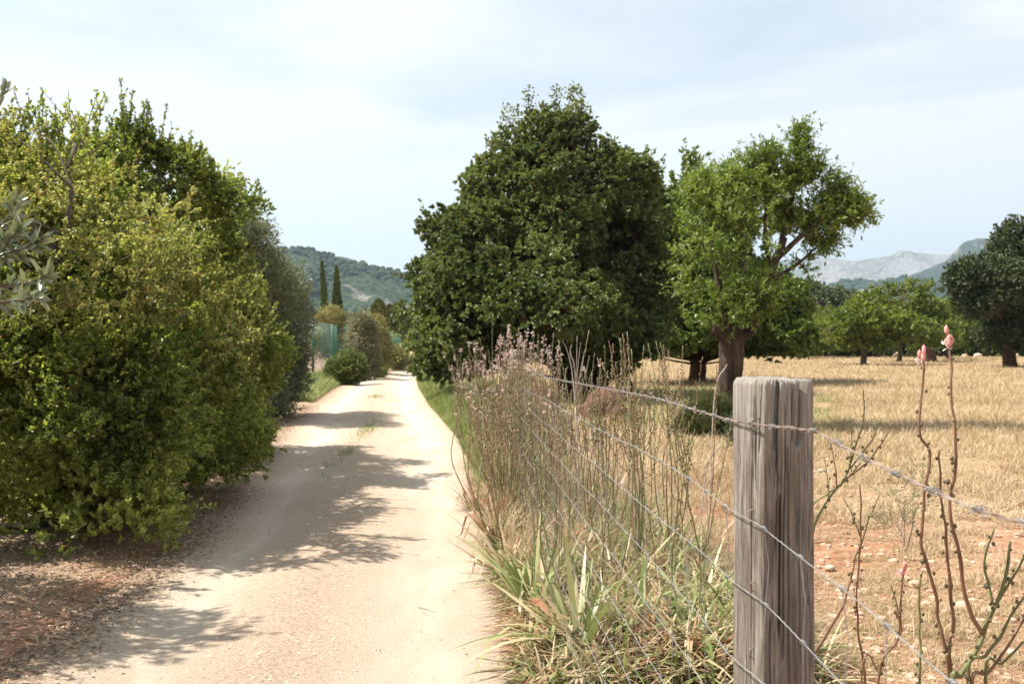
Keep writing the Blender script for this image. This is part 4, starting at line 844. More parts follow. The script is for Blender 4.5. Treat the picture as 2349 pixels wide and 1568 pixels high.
def litpts2(n):
    Y = 4.2 * (20 / 4.2) ** R.random(n); l, r = road_x(Y); return l + (r - l) * R.random(n) ** 2.2, Y
litter('scattered_leaves', 'stray dead leaves blown onto the dirt road', 700, litpts2, .022, M_lit)
for lb, pp, r in (('crooked dead twig lying on the litter beside the road', [(215, 1425), (232, 1408), (262, 1402), (285, 1388)], .006), ('thin straight twig lying on the pale road', [(960, 1400), (985, 1407), (1000, 1412)], .003)):
    g = Geo(); c = curve([G(*q) + [0, 0, .02] for q in pp], 6); tube(g, c, np.linspace(r, r * .4, len(c)), 6); 
    if r > .004: tube(g, curve([c[9], G(268, 1390) + [0, 0, .05], G(262, 1375) + [0, 0, .06]], 5), np.linspace(r * .6, .002, 11), 5)
    tag(g.link('fallen_twig', M_twig), lb, 'twig')

# ------------------------------------------------------------------ wire fence along the track
m, nt, b = mat('weathered_wood'); pos = worldpos(nt)
gv = mapping(nt, pos, (1, 1, 0.05)); g1 = noise(nt, 210, 5, 0.7, gv, 0.25); g2 = noise(nt, 30, 4, 0.6, mapping(nt, pos, (1, 1, .18)), .3); g3 = noise(nt, 9, 4, .6, mapping(nt, pos, (1, 1, .5)))
c = ramp(nt, g1, [(0.32, (.045, .033, .026)), (0.46, (.16, .14, .12)), (0.6, (.30, .27, .235)), (.8, (.50, .465, .41))])
c = mixc(nt, ramp(nt, g2, [(.42, (0, 0, 0)), (.7, (.75, .75, .75))]), c, (.165, .13, .10))
c = mixc(nt, ramp(nt, g3, [(.56, (0, 0, 0)), (.75, (.5, .5, .5))]), c, (.075, .052, .04))
spz = nt.nodes.new('ShaderNodeSeparateXYZ'); nt.links.new(pos, spz.inputs[0])
tz = nt.nodes.new('ShaderNodeMapRange'); tz.inputs[1].default_value = 1.34; tz.inputs[2].default_value = 1.50; tz.inputs[4].default_value = .45; nt.links.new(spz.outputs[2], tz.inputs[0])
c = mixc(nt, tz.outputs[0], c, (.42, .395, .35))
nt.links.new(c, b.inputs['Base Color']); b.inputs['Roughness'].default_value = .9; b.inputs['Specular IOR Level'].default_value = .2
bump(nt, b, g1, .9, .004); M_post = m

def post_geo(cx, cy, half, h, rot, seed, cracks, na=300, nz_=330, chamf=None, sq=20):
    th = np.linspace(-pi, pi, na, endpoint=False); z = np.concatenate([[-.3], np.linspace(0, h * .6, nz_ // 4), np.linspace(h * .6, h, nz_)[1:]])
    TH, Z = np.meshgrid(th, z); lt = TH - rot                                   # local angle: 0 = face normal
    ct, st = np.abs(np.cos(lt)), np.abs(np.sin(lt)); r = half / (ct ** sq + st ** sq) ** (1 / sq)
    q = np.stack([np.cos(TH), np.sin(TH), Z * .55], -1)
    r = r * (1 + .035 * (fbm(q * 2.2, 3, seed) - .5)) + (fbm(q * np.array([26, 26, 5]), 4, seed + 3, .6) - .5) * .0065 + (fbm(q * np.array([70, 70, 8]), 2, seed + 5) - .5) * .0018
    if chamf:
        a0, z0, z1, dep = chamf; r = r - dep * np.exp(-((TH - a0) / .38) ** 2) * np.clip((Z - z0) / (z1 - z0), 0, 1)
    for a0, a1, z0, z1, wd, dp in cracks:                                       # angle at z0 and z1, width (rad), depth
        f = np.clip((Z - z0) / (z1 - z0), 0, 1); ac = a0 + (a1 - a0) * f + .05 * (vnoise(np.stack([Z * 14, Z * 0 + seed, Z * 0 + a0 * 9], -1), 3) - .5)
        inz = np.clip(np.minimum((Z - z0) / (.12 * abs(z1 - z0)), (z1 - Z) / .012 if z1 < h - .01 else 9), 0, 1) if z1 > z0 else 0
        r = r - dp * np.exp(-((TH - ac) / wd) ** 4) * inz
    r = r - .0045 * np.clip((Z - (h - .010)) / .010, 0, 1) ** 2 * (1 + 2.0 * (fbm(q * np.array([40, 40, 1]), 2, 9) - .5))
    V = np.stack([cx + np.cos(TH) * r, cy + np.sin(TH) * r, Z + 0 * r], -1)
    V[-1, :, 2] += (fbm(np.stack([np.cos(th) * 5, np.sin(th) * 5, 0 * th], -1), 3, 4) - .5) * .008
    rings = [V]
    for k, s in enumerate((.93, .8, .6, .4, .2, .05)):
        w_ = V[-1].copy(); w_[:, :2] = np.array([cx, cy]) + (w_[:, :2] - [cx, cy]) * s
        w_[:, 2] = h + .004 * (1 - s) + (fbm(w_ * np.array([120, 120, 1]), 3, 6) - .5) * .006 + (w_[:, 0] - cx) * -.03; rings.append(w_[None])
    V = np.concatenate(rings); n0 = len(V); i = np.arange(n0 - 1)[:, None] * na; j = np.arange(na)[None]; j2 = (j + 1) % na
    g = Geo(); g.add(V, np.stack([i + j, i + j2, i + na + j2, i + na + j], -1).reshape(-1, 4)); g.f.append((np.arange(na)[None] + (n0 - 1) * na, 0)); return g

fence = thing('wire_fence', 'wire fence along the track: split grey post, barbed strand on top, sheep netting below', 'fence', (0.4455, 1.70, 0))
rot0 = radians(-72.5)
post_geo(.4455, 1.70, .0495, 1.487, rot0, 5, [
    (radians(-52), radians(-39), 1.375, 1.52, .085, .034), (radians(-94), radians(-92), 1.05, 1.30, .03, .014), (radians(-66), radians(-60), 1.38, 1.52, .03, .012), (radians(-100), radians(-92), 1.33, 1.52, .035, .012), (radians(-48), radians(-50), 1.0, 1.37, .02, .01), (radians(-88), radians(-81), 1.0, 1.44, .020, .010), (radians(-104), radians(-96), 1.36, 1.52, .022, .007), (radians(-70), radians(-66), 1.33, 1.52, .014, .007), (radians(-73), radians(-76), .9, 1.38, .022, .009),
    (radians(-135), radians(-140), 1.3, 1.52, .02, .006), (radians(-128), radians(-122), 1.36, 1.52, .018, .006), (radians(-150), radians(-143), .95, 1.46, .016, .006), (radians(-100), radians(-96), 1.2, 1.34, .013, .006), (radians(-30), radians(-33), .6, 1.2, .03, .008), (radians(-60), radians(-58), .8, 1.25, .014, .006), (radians(-112), radians(-109), .7, 1.1, .014, .005)],
    chamf=(radians(-117), 1.30, 1.50, .012)).link('fence_post', M_post, fence, label='squared split grey post with a deep crack near its top')
post_geo(.045, 9.86, .06, 1.47, radians(-60), 8, [(radians(-90), radians(-80), 1.1, 1.45, .05, .01)], 60, 60, sq=3.2).link('fence_post', M_post, fence, label='farther round-topped grey post among the weeds')
post_geo(.87, -6.3, .055, 1.48, radians(-60), 9, [], 40, 30, sq=5).link('fence_post', M_post, fence)

def wx(Y):
    Y = np.asarray(Y, float); return np.where(Y > 1.735, .4628 - .0486 * Y, np.where(Y > 1.63, np.interp(Y, [1.632, 1.735], [.4085, .3785]), .4085 + .065 * (1.63 - Y)))
def wire_path(z_of, y0, y1, step, wob=.0, seed=0):
    Y = np.unique(np.concatenate([np.arange(y0, 1.6, step), np.linspace(1.6, 1.76, 9), np.arange(1.78, y1, step), [y1]])); p = np.stack([wx(Y) - .001, Y, z_of(Y)], 1)
    if wob: p[:, 2] += (fbm(np.stack([Y * 2.3, Y * 0 + seed, 0 * Y], 1), 3, seed) - .5) * wob; p[:, 0] += (fbm(np.stack([Y * 2.3, Y * 0 + seed + 5, 0 * Y], 1), 3, seed) - .5) * wob * .6
    return p
zb = lambda Y: np.interp(Y, [-6.3, .2, .88, .99, 1.2, 1.39, 1.63, 2.4, 5.6, 9.8], [1.42, 1.38, 1.388, 1.388, 1.404, 1.426, 1.414, 1.415, 1.350, 1.34])
g = Geo(); pth = wire_path(zb, -1.5, 9.8, .008)
arc = np.concatenate([[0], np.cumsum(np.linalg.norm(np.diff(pth, axis=0), axis=1))])
tg = norm(np.gradient(pth, axis=0)); s1 = norm(np.cross(tg, [0, 0, 1.0])); s2 = np.cross(s1, tg)
for ph in (0, pi):
    a = arc / .035 * 2 * pi * .5 + ph; tube(g, pth + (s1 * np.cos(a)[:, None] + s2 * np.sin(a)[:, None]) * .0012, .0010, 5, cap=False)
bw = g.link('barbed_wire', M_rust, fence)
for s in np.arange(.03, arc[-1], .087):
    k = int(np.searchsorted(arc, s)); 
    if k > len(pth) - 3: break
    o_ = pth[k]; t_, a_, b_ = tg[k], s1[k], s2[k]; g = Geo()
    for off, ph in ((-.006, R.uniform(0, 6)), (.005, R.uniform(0, 6))):
        u = np.linspace(0, 3 * pi, 19); c = o_ + t_ * (off + (u / u[-1] - .5) * .007)[:, None] + (a_ * np.cos(u + ph)[:, None] + b_ * np.sin(u + ph)[:, None]) * .0028
        e0 = c[0] + norm((c[0] - o_)[None])[0] * .007 - t_ * .002; e1 = c[-1] + norm((c[-1] - o_)[None])[0] * .007 + t_ * .002
        tube(g, np.vstack([e0, c, e1]), .0008, 4)
    if s < 8: g.link('barb', M_wire, bw)
ZN = [1.256, 1.125, 1.0, .88, .75, .60, .44, .26, .06]
knots = Geo(); mainw = []
def zn(k):
    z0 = ZN[k]
    return lambda Y: np.maximum(.03, z0 + np.interp(Y, [-6.3, .4, 1.0, 1.63, 1.75, 2.0, 6.3, 9.8], [.0, -.06, -.045, 0, .012, .018, -.045, -.07]) * (1 if k < 8 else .4))
net = None
wp = {}
for k in range(len(ZN)):
    wp[k] = wire_path(zn(k), -1.5, 9.8, .05, .018, k)
    g = Geo(); p = wp[k].copy()
    pf = np.stack([np.interp(np.arange(-1.5, 9.8, .012), p[:, 1], p[:, a]) for a in range(3)], 1)
    pf[:, 2] += .0006 * np.sin(pf[:, 1] * 240); tube(g, pf, .0009, 5, cap=False); g.link('netting_wire', M_wire, fence)
g = Geo()
for Y in np.arange(-1.4, 9.75, .15):
    Y = Y + R.normal() * .006; q = np.array([[np.interp(Y, wp[k][:, 1], wp[k][:, a]) for a in range(3)] for k in range(len(ZN))])
    q = np.vstack([[q[k], q[k] * .5 + q[min(k + 1, len(q) - 1)] * .5 + np.array([R.normal() * .004, R.normal() * .008, 0])] for k in range(len(q))]).reshape(-1, 3)[:-1]
    tube(g, q, .0008, 4, cap=False)
    for k in range(len(ZN)):
        c = q[2 * k]; u = np.linspace(0, 4 * pi, 13); tube(g, c + np.stack([np.cos(u) * .003, (u / u[-1] - .5) * .014, np.sin(u) * .003], 1), .0010, 4, cap=False)
o = g.link('netting_stays', M_wire, fence); o['kind'] = 'stuff'
for z, Y in ((1.415, 1.655), (1.262, 1.665), (1.143, 1.66), (1.03, 1.665)):
    g = Geo(); x = float(wx(Y)); c = np.array([x - .003, Y, z]); tube(g, curve([c + [.02, .006, .008], c + [.003, 0, .007], c + [-.0005, 0, 0], c + [.003, 0, -.007], c + [.02, .006, -.008]], 5), .0011, 5); g.link('staple', M_rust, fence)

def fence_x(Y): return .4563 - .0486 * Y
# ------------------------------------------------------------------ asphodels
def petals(g, c, n, ln, wd):
    c = np.repeat(c, n, 0); k = len(c); leaves(g, c, norm(rdir(k) + np.array([0, 0, .5])), rdir(k), ln * R.uniform(.7, 1.2, k), wd, .2, .15)

def stalk_on(gs, gp, gf, gb, path, r0, r1, podfrac=.5, podr=.006, flower=0, step=.022, bud=False):
    c = curve(path, 9); c = c + (np.stack([vnoise(c * 28, 3), vnoise(c * 28, 4), vnoise(c * 28, 5) * 0 + .5], 1) - .5) * .007 * np.minimum(1, np.arange(len(c)) / 5)[:, None]; tube(gs, c, np.linspace(r0, r1, len(c)) * (1 + .22 * (R.random(len(c)) - .3)), 7)
    arc = np.concatenate([[0], np.cumsum(np.linalg.norm(np.diff(c, axis=0), axis=1))]); L_ = arc[-1]
    s = np.arange(L_ * (1 - podfrac), L_ * .985, step); s = s + R.normal(size=len(s)) * step * .4; s = s[R.random(len(s)) < .85]
    if len(s):
        p = np.stack([np.interp(s, arc, c[:, a]) for a in range(3)], 1); side = rdir(len(s)) * np.array([1, 1, .35]); rr = podr * R.uniform(.55, 1.1, len(s)) * (1 - .35 * (s / L_ - (1 - podfrac)) / max(podfrac, .01))
        e = p + side * (rr * 1.5 + .003)[:, None] + [0, 0, .003]
        pods(gs, e, rr, 1.35, m=1)
    if flower:
        tip = c[-1][None] + R.normal(size=(flower, 3)) * np.array([.010, .010, .022]) - [0, 0, .012]; petals(gf, tip, 6, .015, .0045)
    if bud: pods(gb, c[-1][None] + np.array([[0, 0, .0], [.004, 0, -.014], [-.005, 0, -.018], [.002, 0, .012]]), .0052, 2.1)

def asphodel(label, base, nl, tops=(), pink=.3, ln=.5, wd=.02, dry=.3, group='asphodel plants along the wire fence', kids=None, fl=5, leafm=None, Yt=None, lean=.35, br=True):
    base = np.array(base, float); t = thing('asphodel', label, 'plant', base, group)
    if nl:
        g = Geo(); k = nl; a = R.uniform(0, 2 * pi, k); el = R.uniform(.5, 1.35, k); d = np.stack([np.cos(a) * np.cos(el), np.sin(a) * np.cos(el), np.sin(el)], 1)
        p = base + np.stack([np.cos(a), np.sin(a), 0 * a], 1) * R.uniform(0, .06, k)[:, None]
        kink = np.where(R.random(k) < .35, R.uniform(.4, .8, k), 2.0)
        ribbons(g, p, d, ln * R.uniform(.55, 1.2, k), wd * R.uniform(.6, 1.15, k), R.uniform(.05, .75, k), 7, kink, taper=.08); g.link('leaves', leafm or (M_aspd if dry > .6 else M_asp), t)
    for q in tops:
        px, py = q[:2]; Yq = q[2] if len(q) > 2 else base[1] + R.normal() * .15; tip = P(px, py, Yq)
        gs, gp, gf, gb = Geo(), Geo(), Geo(), Geo()
        v = tip - base; sd_ = np.array([R.normal() * .11, R.normal() * .11, 0]); path = [base, base + v * .35 + sd_ + [0, 0, .04], base + v * .7 + sd_ * .5, tip]
        isf = R.random() < pink
        stalk_on(gs, gp, gf, gb, path, .0055, .0022, .42, .0065, fl if isf else 0)
        if br:
            main = curve(path, 9); 
            for k in range(R.integers(2, 6)):
                i0 = int(len(main) * R.uniform(.5, .8)); s0 = main[i0]; rem = tip[2] - s0[2]; out_ = rdir(1)[0] * np.array([1, 1, 0]); 
                e = s0 + out_ * rem * R.uniform(.15, .45) + [0, 0, rem * R.uniform(.5, .95)]
                stalk_on(gs, gp, gf, gb, [s0, s0 + out_ * rem * .18 + [0, 0, rem * .15], e], .0032, .0016, .75, .006, fl - 1 if R.random() < pink else 0)
        st_ = gs.link('flower_stalk', [M_stalk if R.random() < .6 else M_stalkr, M_podb if R.random() < .6 else M_pod], t)
        if gf.n: gf.link('blossoms', M_petal, st_).location = (0, 0, 0)
    return t

asphodel('asphodel farthest along the fence, its pale pink spikes lowest against the carob', (-.25, 10.6, 0), 46, [(1018, 812), (1043, 820), (1032, 779), (1058, 800), (1050, 850), (1035, 845), (1072, 850)], .7, fl=7)
asphodel('asphodel with the tallest spike of all, rising over the track edge', (-.1, 9.4, 0), 44, [(1073, 790), (1090, 795), (1129, 722), (1148, 765), (1105, 830), (1120, 800)], .55, fl=7)
asphodel('asphodel crowned by the densest pink bloom, in front of the farther post', (.02, 8.6, 0), 40, [(1167, 752), (1155, 770), (1189, 749), (1140, 820), (1175, 800)], .6, fl=9)
asphodel('asphodel with brown twin rods beside the farther post', (.12, 8.0, 0), 36, [(1222, 757), (1234, 765), (1205, 800), (1212, 830), (1190, 850)], .35)
asphodel('asphodel with one pink tipped spike in front of the dark carob trunks', (.28, 7.8, 0), 34, [(1270, 763), (1262, 801), (1288, 809), (1244, 804), (1250, 850)], .6, fl=7)
asphodel('asphodel sending up a bare straight brown rod', (.50, 7.0, 0), 34, [(1351, 757), (1320, 850), (1375, 860)], .05)
asphodel('asphodel with twin stubby brown spikes before the carob legs', (.62, 6.9, 0), 34, [(1387, 790), (1406, 787), (1395, 850), (1370, 820)], .05)
asphodel('asphodel with many crowded green-brown spikes before the second carob leg', (.80, 6.4, 0), 36, [(1420, 774), (1428, 765), (1439, 760), (1448, 800), (1412, 830), (1456, 860)], .05)
asphodel('asphodel with a fan of thin curved spikes against the straw field', (1.08, 6.8, 0), 36, [(1486, 787), (1505, 782), (1514, 784), (1522, 790), (1533, 804), (1500, 850)], .08)
asphodel('big strap leaved asphodel closest to the camera at the road edge', (.33, 4.95, 0), 60, [(1200, 850), (1240, 1010)], .1, .72, .040)
asphodel('asphodel behind the big one, leaves drooping over the road', (.12, 5.7, 0), 48, [(1165, 900), (1150, 860)], .2, .66, .034)
asphodel('asphodel with a thick leaning brown stem in the middle of the clumps', (.62, 6.0, 0), 46, [(1440, 905), (1370, 865)], .1, .6, .034)
asphodel('asphodel of upright dark leaves beyond the netting', (.93, 6.5, 0), 40, [(1456, 900), (1480, 930)], .1, .55, .032)
asphodel('asphodel by the foot of the split post with a reddish crooked stem', (.86, 4.75, 0), 44, [(1545, 960), (1580, 1010)], .1, .6, .036)
asphodel('asphodel whose single thin stalk rises beside the feathery shrub', (1.42, 7.3, 0), 22, [(1645, 832)], 0, .4, .02, br=False)
asphodel('asphodel of broad arching leaves right under the netting', (.62, 5.0, 0), 44, [], 0, .6, .038)
asphodel('asphodel clump half dried, at the road edge where red leaves curl', (-.02, 6.6, 0), 52, [(1130, 880), (1105, 900)], .4, .55, .028, dry=.9)
asphodel('asphodel clump with rusty red leaves further up the road edge', (-.12, 7.6, 0), 52, [(1085, 870), (1120, 860)], .5, .55, .028, dry=.9)
asphodel('asphodel clump where the verge turns to green grass', (-.35, 9.2, 0), 50, [(1060, 880), (1045, 900)], .5, .45, .018, dry=.9)
asphodel('asphodel clump of tangled straw coloured leaves under the second wire', (.38, 6.8, 0), 50, [(1290, 880), (1310, 900)], .2, .55, .028, dry=.9)
asphodel('asphodel clump of dark glossy leaves lying on the stony soil', (1.02, 5.5, 0), 44, [], 0, .55, .034)
asphodel('asphodel clump beyond the netting with short budding stems', (.80, 7.6, 0), 36, [(1400, 900), (1425, 890), (1380, 910)], .15, .4, .02)
asphodel('asphodel clump at the foot of the fence where wires converge', (.22, 6.2, 0), 46, [(1240, 880), (1260, 900)], .2, .55, .03)
asphodel('asphodel clump in front of the feathery shrub with drooping brown stems', (1.35, 8.8, 0), 26, [(1560, 870), (1540, 900), (1580, 910)], .15, .4, .018)
asphodel('asphodel hiding the foot of the farther post, pink spikes across its top', (.0, 9.3, 0), 44, [(1172, 775), (1185, 790), (1195, 770), (1178, 810), (1190, 830), (1165, 820)], .8, .5, .022, dry=.9, fl=9)
asphodel('dry asphodel tuft rooted right of the farther post', (.10, 9.0, 0), 40, [(1200, 790), (1210, 820), (1196, 850)], .4, .5, .02, dry=.9, fl=7)
asphodel('asphodel tuft with pale pink spikes just left of the farther post', (-.12, 8.3, 0), 40, [(1110, 850), (1125, 880), (1140, 860)], .6, .45, .02, dry=.9, fl=7)

# stalks close to the camera, right of the post
def near_stalks(label, base, Y, polys, group=None, nl=14, flowers=()):
    base = np.array(base, float); t = thing('asphodel', label, 'plant', base, group)
    if nl:
        g = Geo(); a = R.uniform(0, 2 * pi, nl); el = R.uniform(.3, 1.1, nl); d = np.stack([np.cos(a) * np.cos(el), np.sin(a) * np.cos(el), np.sin(el)], 1)
        ribbons(g, np.repeat(base[None], nl, 0), d, R.uniform(.25, .45, nl), .022, R.uniform(.2, .7, nl), 7, taper=.08); g.link('leaves', M_asp, t)
    for pl, r0, r1, pf, red, fl in polys:
        gs, gp, gf, gb = Geo(), Geo(), Geo(), Geo()
        path = [P(q[0], q[1], q[2] if len(q) > 2 else Y) for q in pl][::-1]
        if pl[-1][1] > 1500: path = [base, base * .6 + path[0] * .4 + np.array([.0, 0, .02])] + path
        stalk_on(gs, gp, gf, gb, path, r0, r1, pf, .0055, 0, .022)
        if fl: 
            tip = path[-1]; k = 5; pods(gb, tip[None] + R.normal(size=(k, 3)) * np.array([.004, .004, .008]), .0045, 2.3); petals(gf, tip[None] + np.array([[-.011, .0, -.012], [-.004, .004, -.02]]) * (1 if fl > 1 else .4), 6, .014, .0045)
        st_ = gs.link('flower_stalk', [M_nred if red else M_ngreen, M_pod], t)
        if gf.n: gf.link('blossoms', M_petal, st_).location = (0, 0, 0)
        if gb.n: gb.link('buds', M_bud, st_).location = (0, 0, 0)
NG = 'close asphodels behind the wires'
near_stalks('tall wavy asphodel stalk with a pink and white bloom in front of the stump', (1.0, 2.15, 0), 2.0, [([(2115, 812), (2115, 880), (2114, 992), (2134, 1041), (2123, 1118), (2115, 1225), (2123, 1283), (2145, 1366), (2169, 1487), (2179, 1568)], .0042, .0021, .62, 1, 2)], NG)
near_stalks('tallest straight asphodel stalk, pink buds reaching above the field edge', (1.02, 2.05, 0), 1.95, [([(2180, 775), (2179, 830), (2186, 934), (2191, 1050), (2181, 1172), (2200, 1269), (2217, 1380), (2254, 1453)], .0042, .002, .75, 1, 2),
    ([(2319, 1240), (2305, 1322), (2275, 1410), (2240, 1490), (2205, 1546), (2190, 1600)], .0068, .0026, .35, 0, 0), ([(2280, 1211), (2261, 1293), (2278, 1385)], .0028, .0016, .8, 0, 0)], NG, 0)
near_stalks('asphodel stalk between the two flowering ones, knobbly with green pods', (1.0, 2.1, 0), 2.0, [([(2157, 1031), (2159, 1148), (2171, 1245), (2181, 1342), (2188, 1439), (2181, 1536)], .0048, .0022, .85, 1, 0)], NG, 0)
near_stalks('low spreading asphodel with crossing budded stems in the bottom corner', (1.12, 2.1, 0), 1.95, [([(2360, 1255), (2330, 1310), (2295, 1366), (2270, 1420)], .003, .0018, .8, 0, 0), ([(2365, 1350), (2320, 1410), (2295, 1460), (2262, 1500), (2222, 1580)], .0045, .002, .6, 0, 0), ([(2370, 1390), (2320, 1470), (2270, 1540), (2230, 1600)], .0045, .002, .6, 1, 0), ([(2350, 1470), (2300, 1520), (2262, 1560)], .004, .002, .5, 0, 0)], NG, 12)
near_stalks('thin asphodel stalk standing alone midway between post and tall stalks', (1.05, 3.0, 0), 2.9, [([(1972, 1109), (1975, 1220), (1967, 1341), (1967, 1439), (1982, 1545)], .0042, .002, .6, 1, 0), ([(1935, 1140), (1955, 1180), (1974, 1230)], .002, .0012, .8, 0, 0), ([(2018, 1130), (1995, 1190), (1975, 1250)], .002, .0012, .8, 0, 0)], NG, 10)
near_stalks('short asphodel stalk without bloom left of the wavy one', (.98, 2.35, 0), 2.25, [([(2113, 1308), (2108, 1390), (2113, 1480), (2110, 1568)], .0036, .002, .9, 0, 0)], NG, 8)
near_stalks('short asphodel stalk carrying one pale pink bloom over the red soil', (.93, 2.5, 0), 2.4, [([(2075, 1300), (2069, 1366), (2060, 1463), (2014, 1565)], .0038, .002, .5, 1, 2), ([(2045, 1340), (2062, 1400), (2062, 1450)], .002, .0014, .8, 1, 0)], NG, 8)
near_stalks('branched candelabra asphodel right behind the post', (.95, 3.35, 0), 3.1, [([(1982, 892), (1980, 960), (1955, 1050), (1936, 1099), (1892, 1157), (1858, 1250), (1850, 1400), (1850, 1568)], .0055, .002, .3, 0, 0), ([(1950, 960), (1955, 1010), (1950, 1060)], .0026, .0015, .95, 0, 0), ([(2018, 960), (1998, 1010), (1950, 1075)], .0026, .0015, .8, 0, 0), ([(2040, 985), (1998, 1050), (1932, 1105)], .0026, .0015, .7, 1, 0),
    ([(1897, 987), (1915, 1060), (1920, 1120)], .0026, .0015, .8, 1, 0), ([(1890, 1050), (1900, 1110), (1900, 1145)], .0022, .0013, .8, 0, 0), ([(1975, 1060), (1930, 1110), (1870, 1150), (1850, 1180)], .003, .0015, .4, 0, 0)], NG, 16)
near_stalks('reddish curved asphodel stem arching out from behind the post', (.85, 3.0, 0), 2.9, [([(1974, 1240), (1960, 1290), (1940, 1370), (1905, 1440), (1866, 1500)], .0045, .002, .4, 1, 0)], NG, 0)
near_stalks('dry brown asphodel stem low beside the post foot', (.93, 2.8, 0), 2.7, [([(2018, 1545), (1990, 1500), (1975, 1560)], .003, .002, .3, 1, 0)], NG, 8)

# bleached dead twig in front of the carob
t = thing('dead_plant', 'bleached leafless forked weed standing pale against the carob trunks', 'plant', (.50, 7.5, 0))
g = Geo(); b0 = np.array([.50, 7.5, 0]); fk = P(1320, 930, 7.5)
tube(g, curve([b0, b0 * .5 + fk * .5 + [.01, 0, 0], fk], 8), np.linspace(.006, .005, 17), 6)
for a in ([(1322, 870), (1324, 771)], [(1312, 850), (1300, 800), (1290, 782)], [(1330, 860), (1338, 820), (1345, 800)], [(1318, 840), (1308, 810), (1311, 790)], [(1324, 860), (1330, 800), (1333, 785)], [(1330, 900), (1345, 850), (1352, 815)]):
    c = curve([fk] + [P(q[0], q[1], 7.5) for q in a], 7); tube(g, c, np.linspace(.0045, .0015, len(c)), 5)
g.link('stems', M_dead, t)
for lb, A_, B_ in (('pale dead stick leaning by the almond trunk', (1622, 1070), (1655, 1015)), ('pale dead stick crossing in front of the almond trunk', (1640, 900), (1668, 835))):
    y = 8.8 if A_[1] > 1000 else 10; g = Geo(); a, b_ = P(*A_, y), P(*B_, y); a0 = a + (a - b_) * (a[2] / max(b_[2] - a[2], .05)) * .25; a0 = np.array([a[0] - .05, y, 0]); c = curve([a0, a, b_], 6); tube(g, c, np.linspace(.008, .004, len(c)), 5); tag(g.link('dead_stick', M_dead), lb, 'stick')

# ------------------------------------------------------------------ grass and ground cover
def cover(name, label, X, Y, h, wd, m, lean=.25, bend=(.1, .7), rows=3, grow=5e-4, stuff=True):
    n = len(X); z = ground_h(X, Y); a = R.uniform(0, 2 * pi, n); d = norm(np.stack([np.cos(a) * lean, np.sin(a) * lean, np.ones(n)], 1) + R.normal(size=(n, 3)) * lean * .6); d[:, 2] = np.abs(d[:, 2])
    g = Geo(); ribbons(g, np.stack([X, Y, np.maximum(z, 0)], 1), d, h * R.uniform(.45, 1.2, n), wd * R.uniform(.6, 1.2, n) + grow * Y, R.uniform(*bend, n), rows, taper=.15)
    return tag(g.link(name, m), label, kind='stuff')

n = 330000; u = R.random(n); Y = 4.3 * (108 / 4.3) ** (u ** .92); X = fence_x(np.minimum(Y, 30)) + .55 + R.random(n) * (.60 * Y + 1.5)
X = np.where(Y > 12, -.4 - .0 * Y + R.random(n) * (.60 * Y + 1), X)
cv = fbm(np.stack([X * .55, Y * .55, 0 * X], 1), 4, 31); fine_ = fbm(np.stack([X * 3, Y * 3, 0 * X], 1), 2, 33)
thr = np.interp(Y, [4, 7, 9.5, 13, 18], [.515, .505, .455, .39, .30]); shade_zone = (np.abs(X - 3.2) < 3.0 + .08 * Y) & (Y > 17) & (Y < 33) & (X < .32 * Y)
keep = (cv * .6 + fine_ * .4 > thr) & (roadside(X, np.minimum(Y, 66)) > .9) & ~(shade_zone & (R.random(n) < .7)); X, Y = X[keep], Y[keep]
cover('straw_grass', 'dry golden straw covering the field beyond the fence', X, Y, np.interp(Y, [4, 9, 16, 40], [.08, .13, .20, .25]) , .003, M_straw, .45, (.1, .9))
n = 85000; u = R.random(n); Y = 4.3 * (13 / 4.3) ** u; X = fence_x(Y) + .35 + R.random(n) * (.60 * Y + .6); fl_ = fbm(np.stack([X * 2, Y * 2, 0 * X], 1), 3, 41) > .44; X, Y = X[fl_], Y[fl_]
cover('fallen_straw', 'short broken straw lying over the red soil', X, Y, .085, .0022, M_straw, 1.6, (.3, 1.0))
n = 9000; Y = 4.4 * (16 / 4.4) ** R.random(n); X = fence_x(Y) + .3 + R.random(n) * (.55 * Y + .5); k_ = fbm(np.stack([X * .8, Y * .8, 0 * X + 4], 1), 3, 43) > .52; X, Y = X[k_], Y[k_]
cover('green_weeds', 'thin green weeds sprouting in the stony soil', X, Y, .08, .003, M_gg, .7, (.2, .9))
n = 42000; Y = R.uniform(14.5, 33, n); X = R.uniform(0.3, 9.0, n); k_ = (X < .33 * Y) & (X > .4 + .01 * Y) & (fbm(np.stack([X * .7, Y * .5, 0 * X + 9], 1), 3, 45) > np.interp(Y, [14.5, 18, 30], [.52, .42, .34])); X, Y = X[k_], Y[k_]
cover('shade_grass', 'low green grass growing in the shade of the carob and almond', X, Y, .14, .004, M_gg, .6, (.2, .8))

# verge between road and fence
def vergepts(n, y0, y1, w0, w1, p=1.0):
    Y = y0 * (y1 / y0) ** (R.random(n) ** p); _, r = road_x(Y); X = r + w0 + (w1 - w0) * R.random(n); return X, Y
X, Y = vergepts(46000, 10.5, 62, .02, 1.0); k_ = R.random(len(X)) < np.interp(Y, [10, 14, 20], [.45, .85, 1]); X, Y = X[k_], Y[k_]
cover('verge_grass', 'long green grass along the right edge of the dirt road', X, Y, np.interp(X - road_x(Y)[1], [0, .3, 1], [.16, .34, .46]), .004, M_gg, .35, (.1, .8), 4)
X, Y = vergepts(9000, 20, 60, .8, 2.6); cover('outer_verge_grass', 'yellow-green grass between the verge and the carob', X, Y, .4, .005, M_gg, .35)
X, Y = vergepts(26000, 4.3, 12, .0, 1.2, 1.0); k_ = (fbm(np.stack([X * 1.6, Y * 1.2, 0 * X], 1), 2, 51) > .40); X, Y = X[k_], Y[k_]
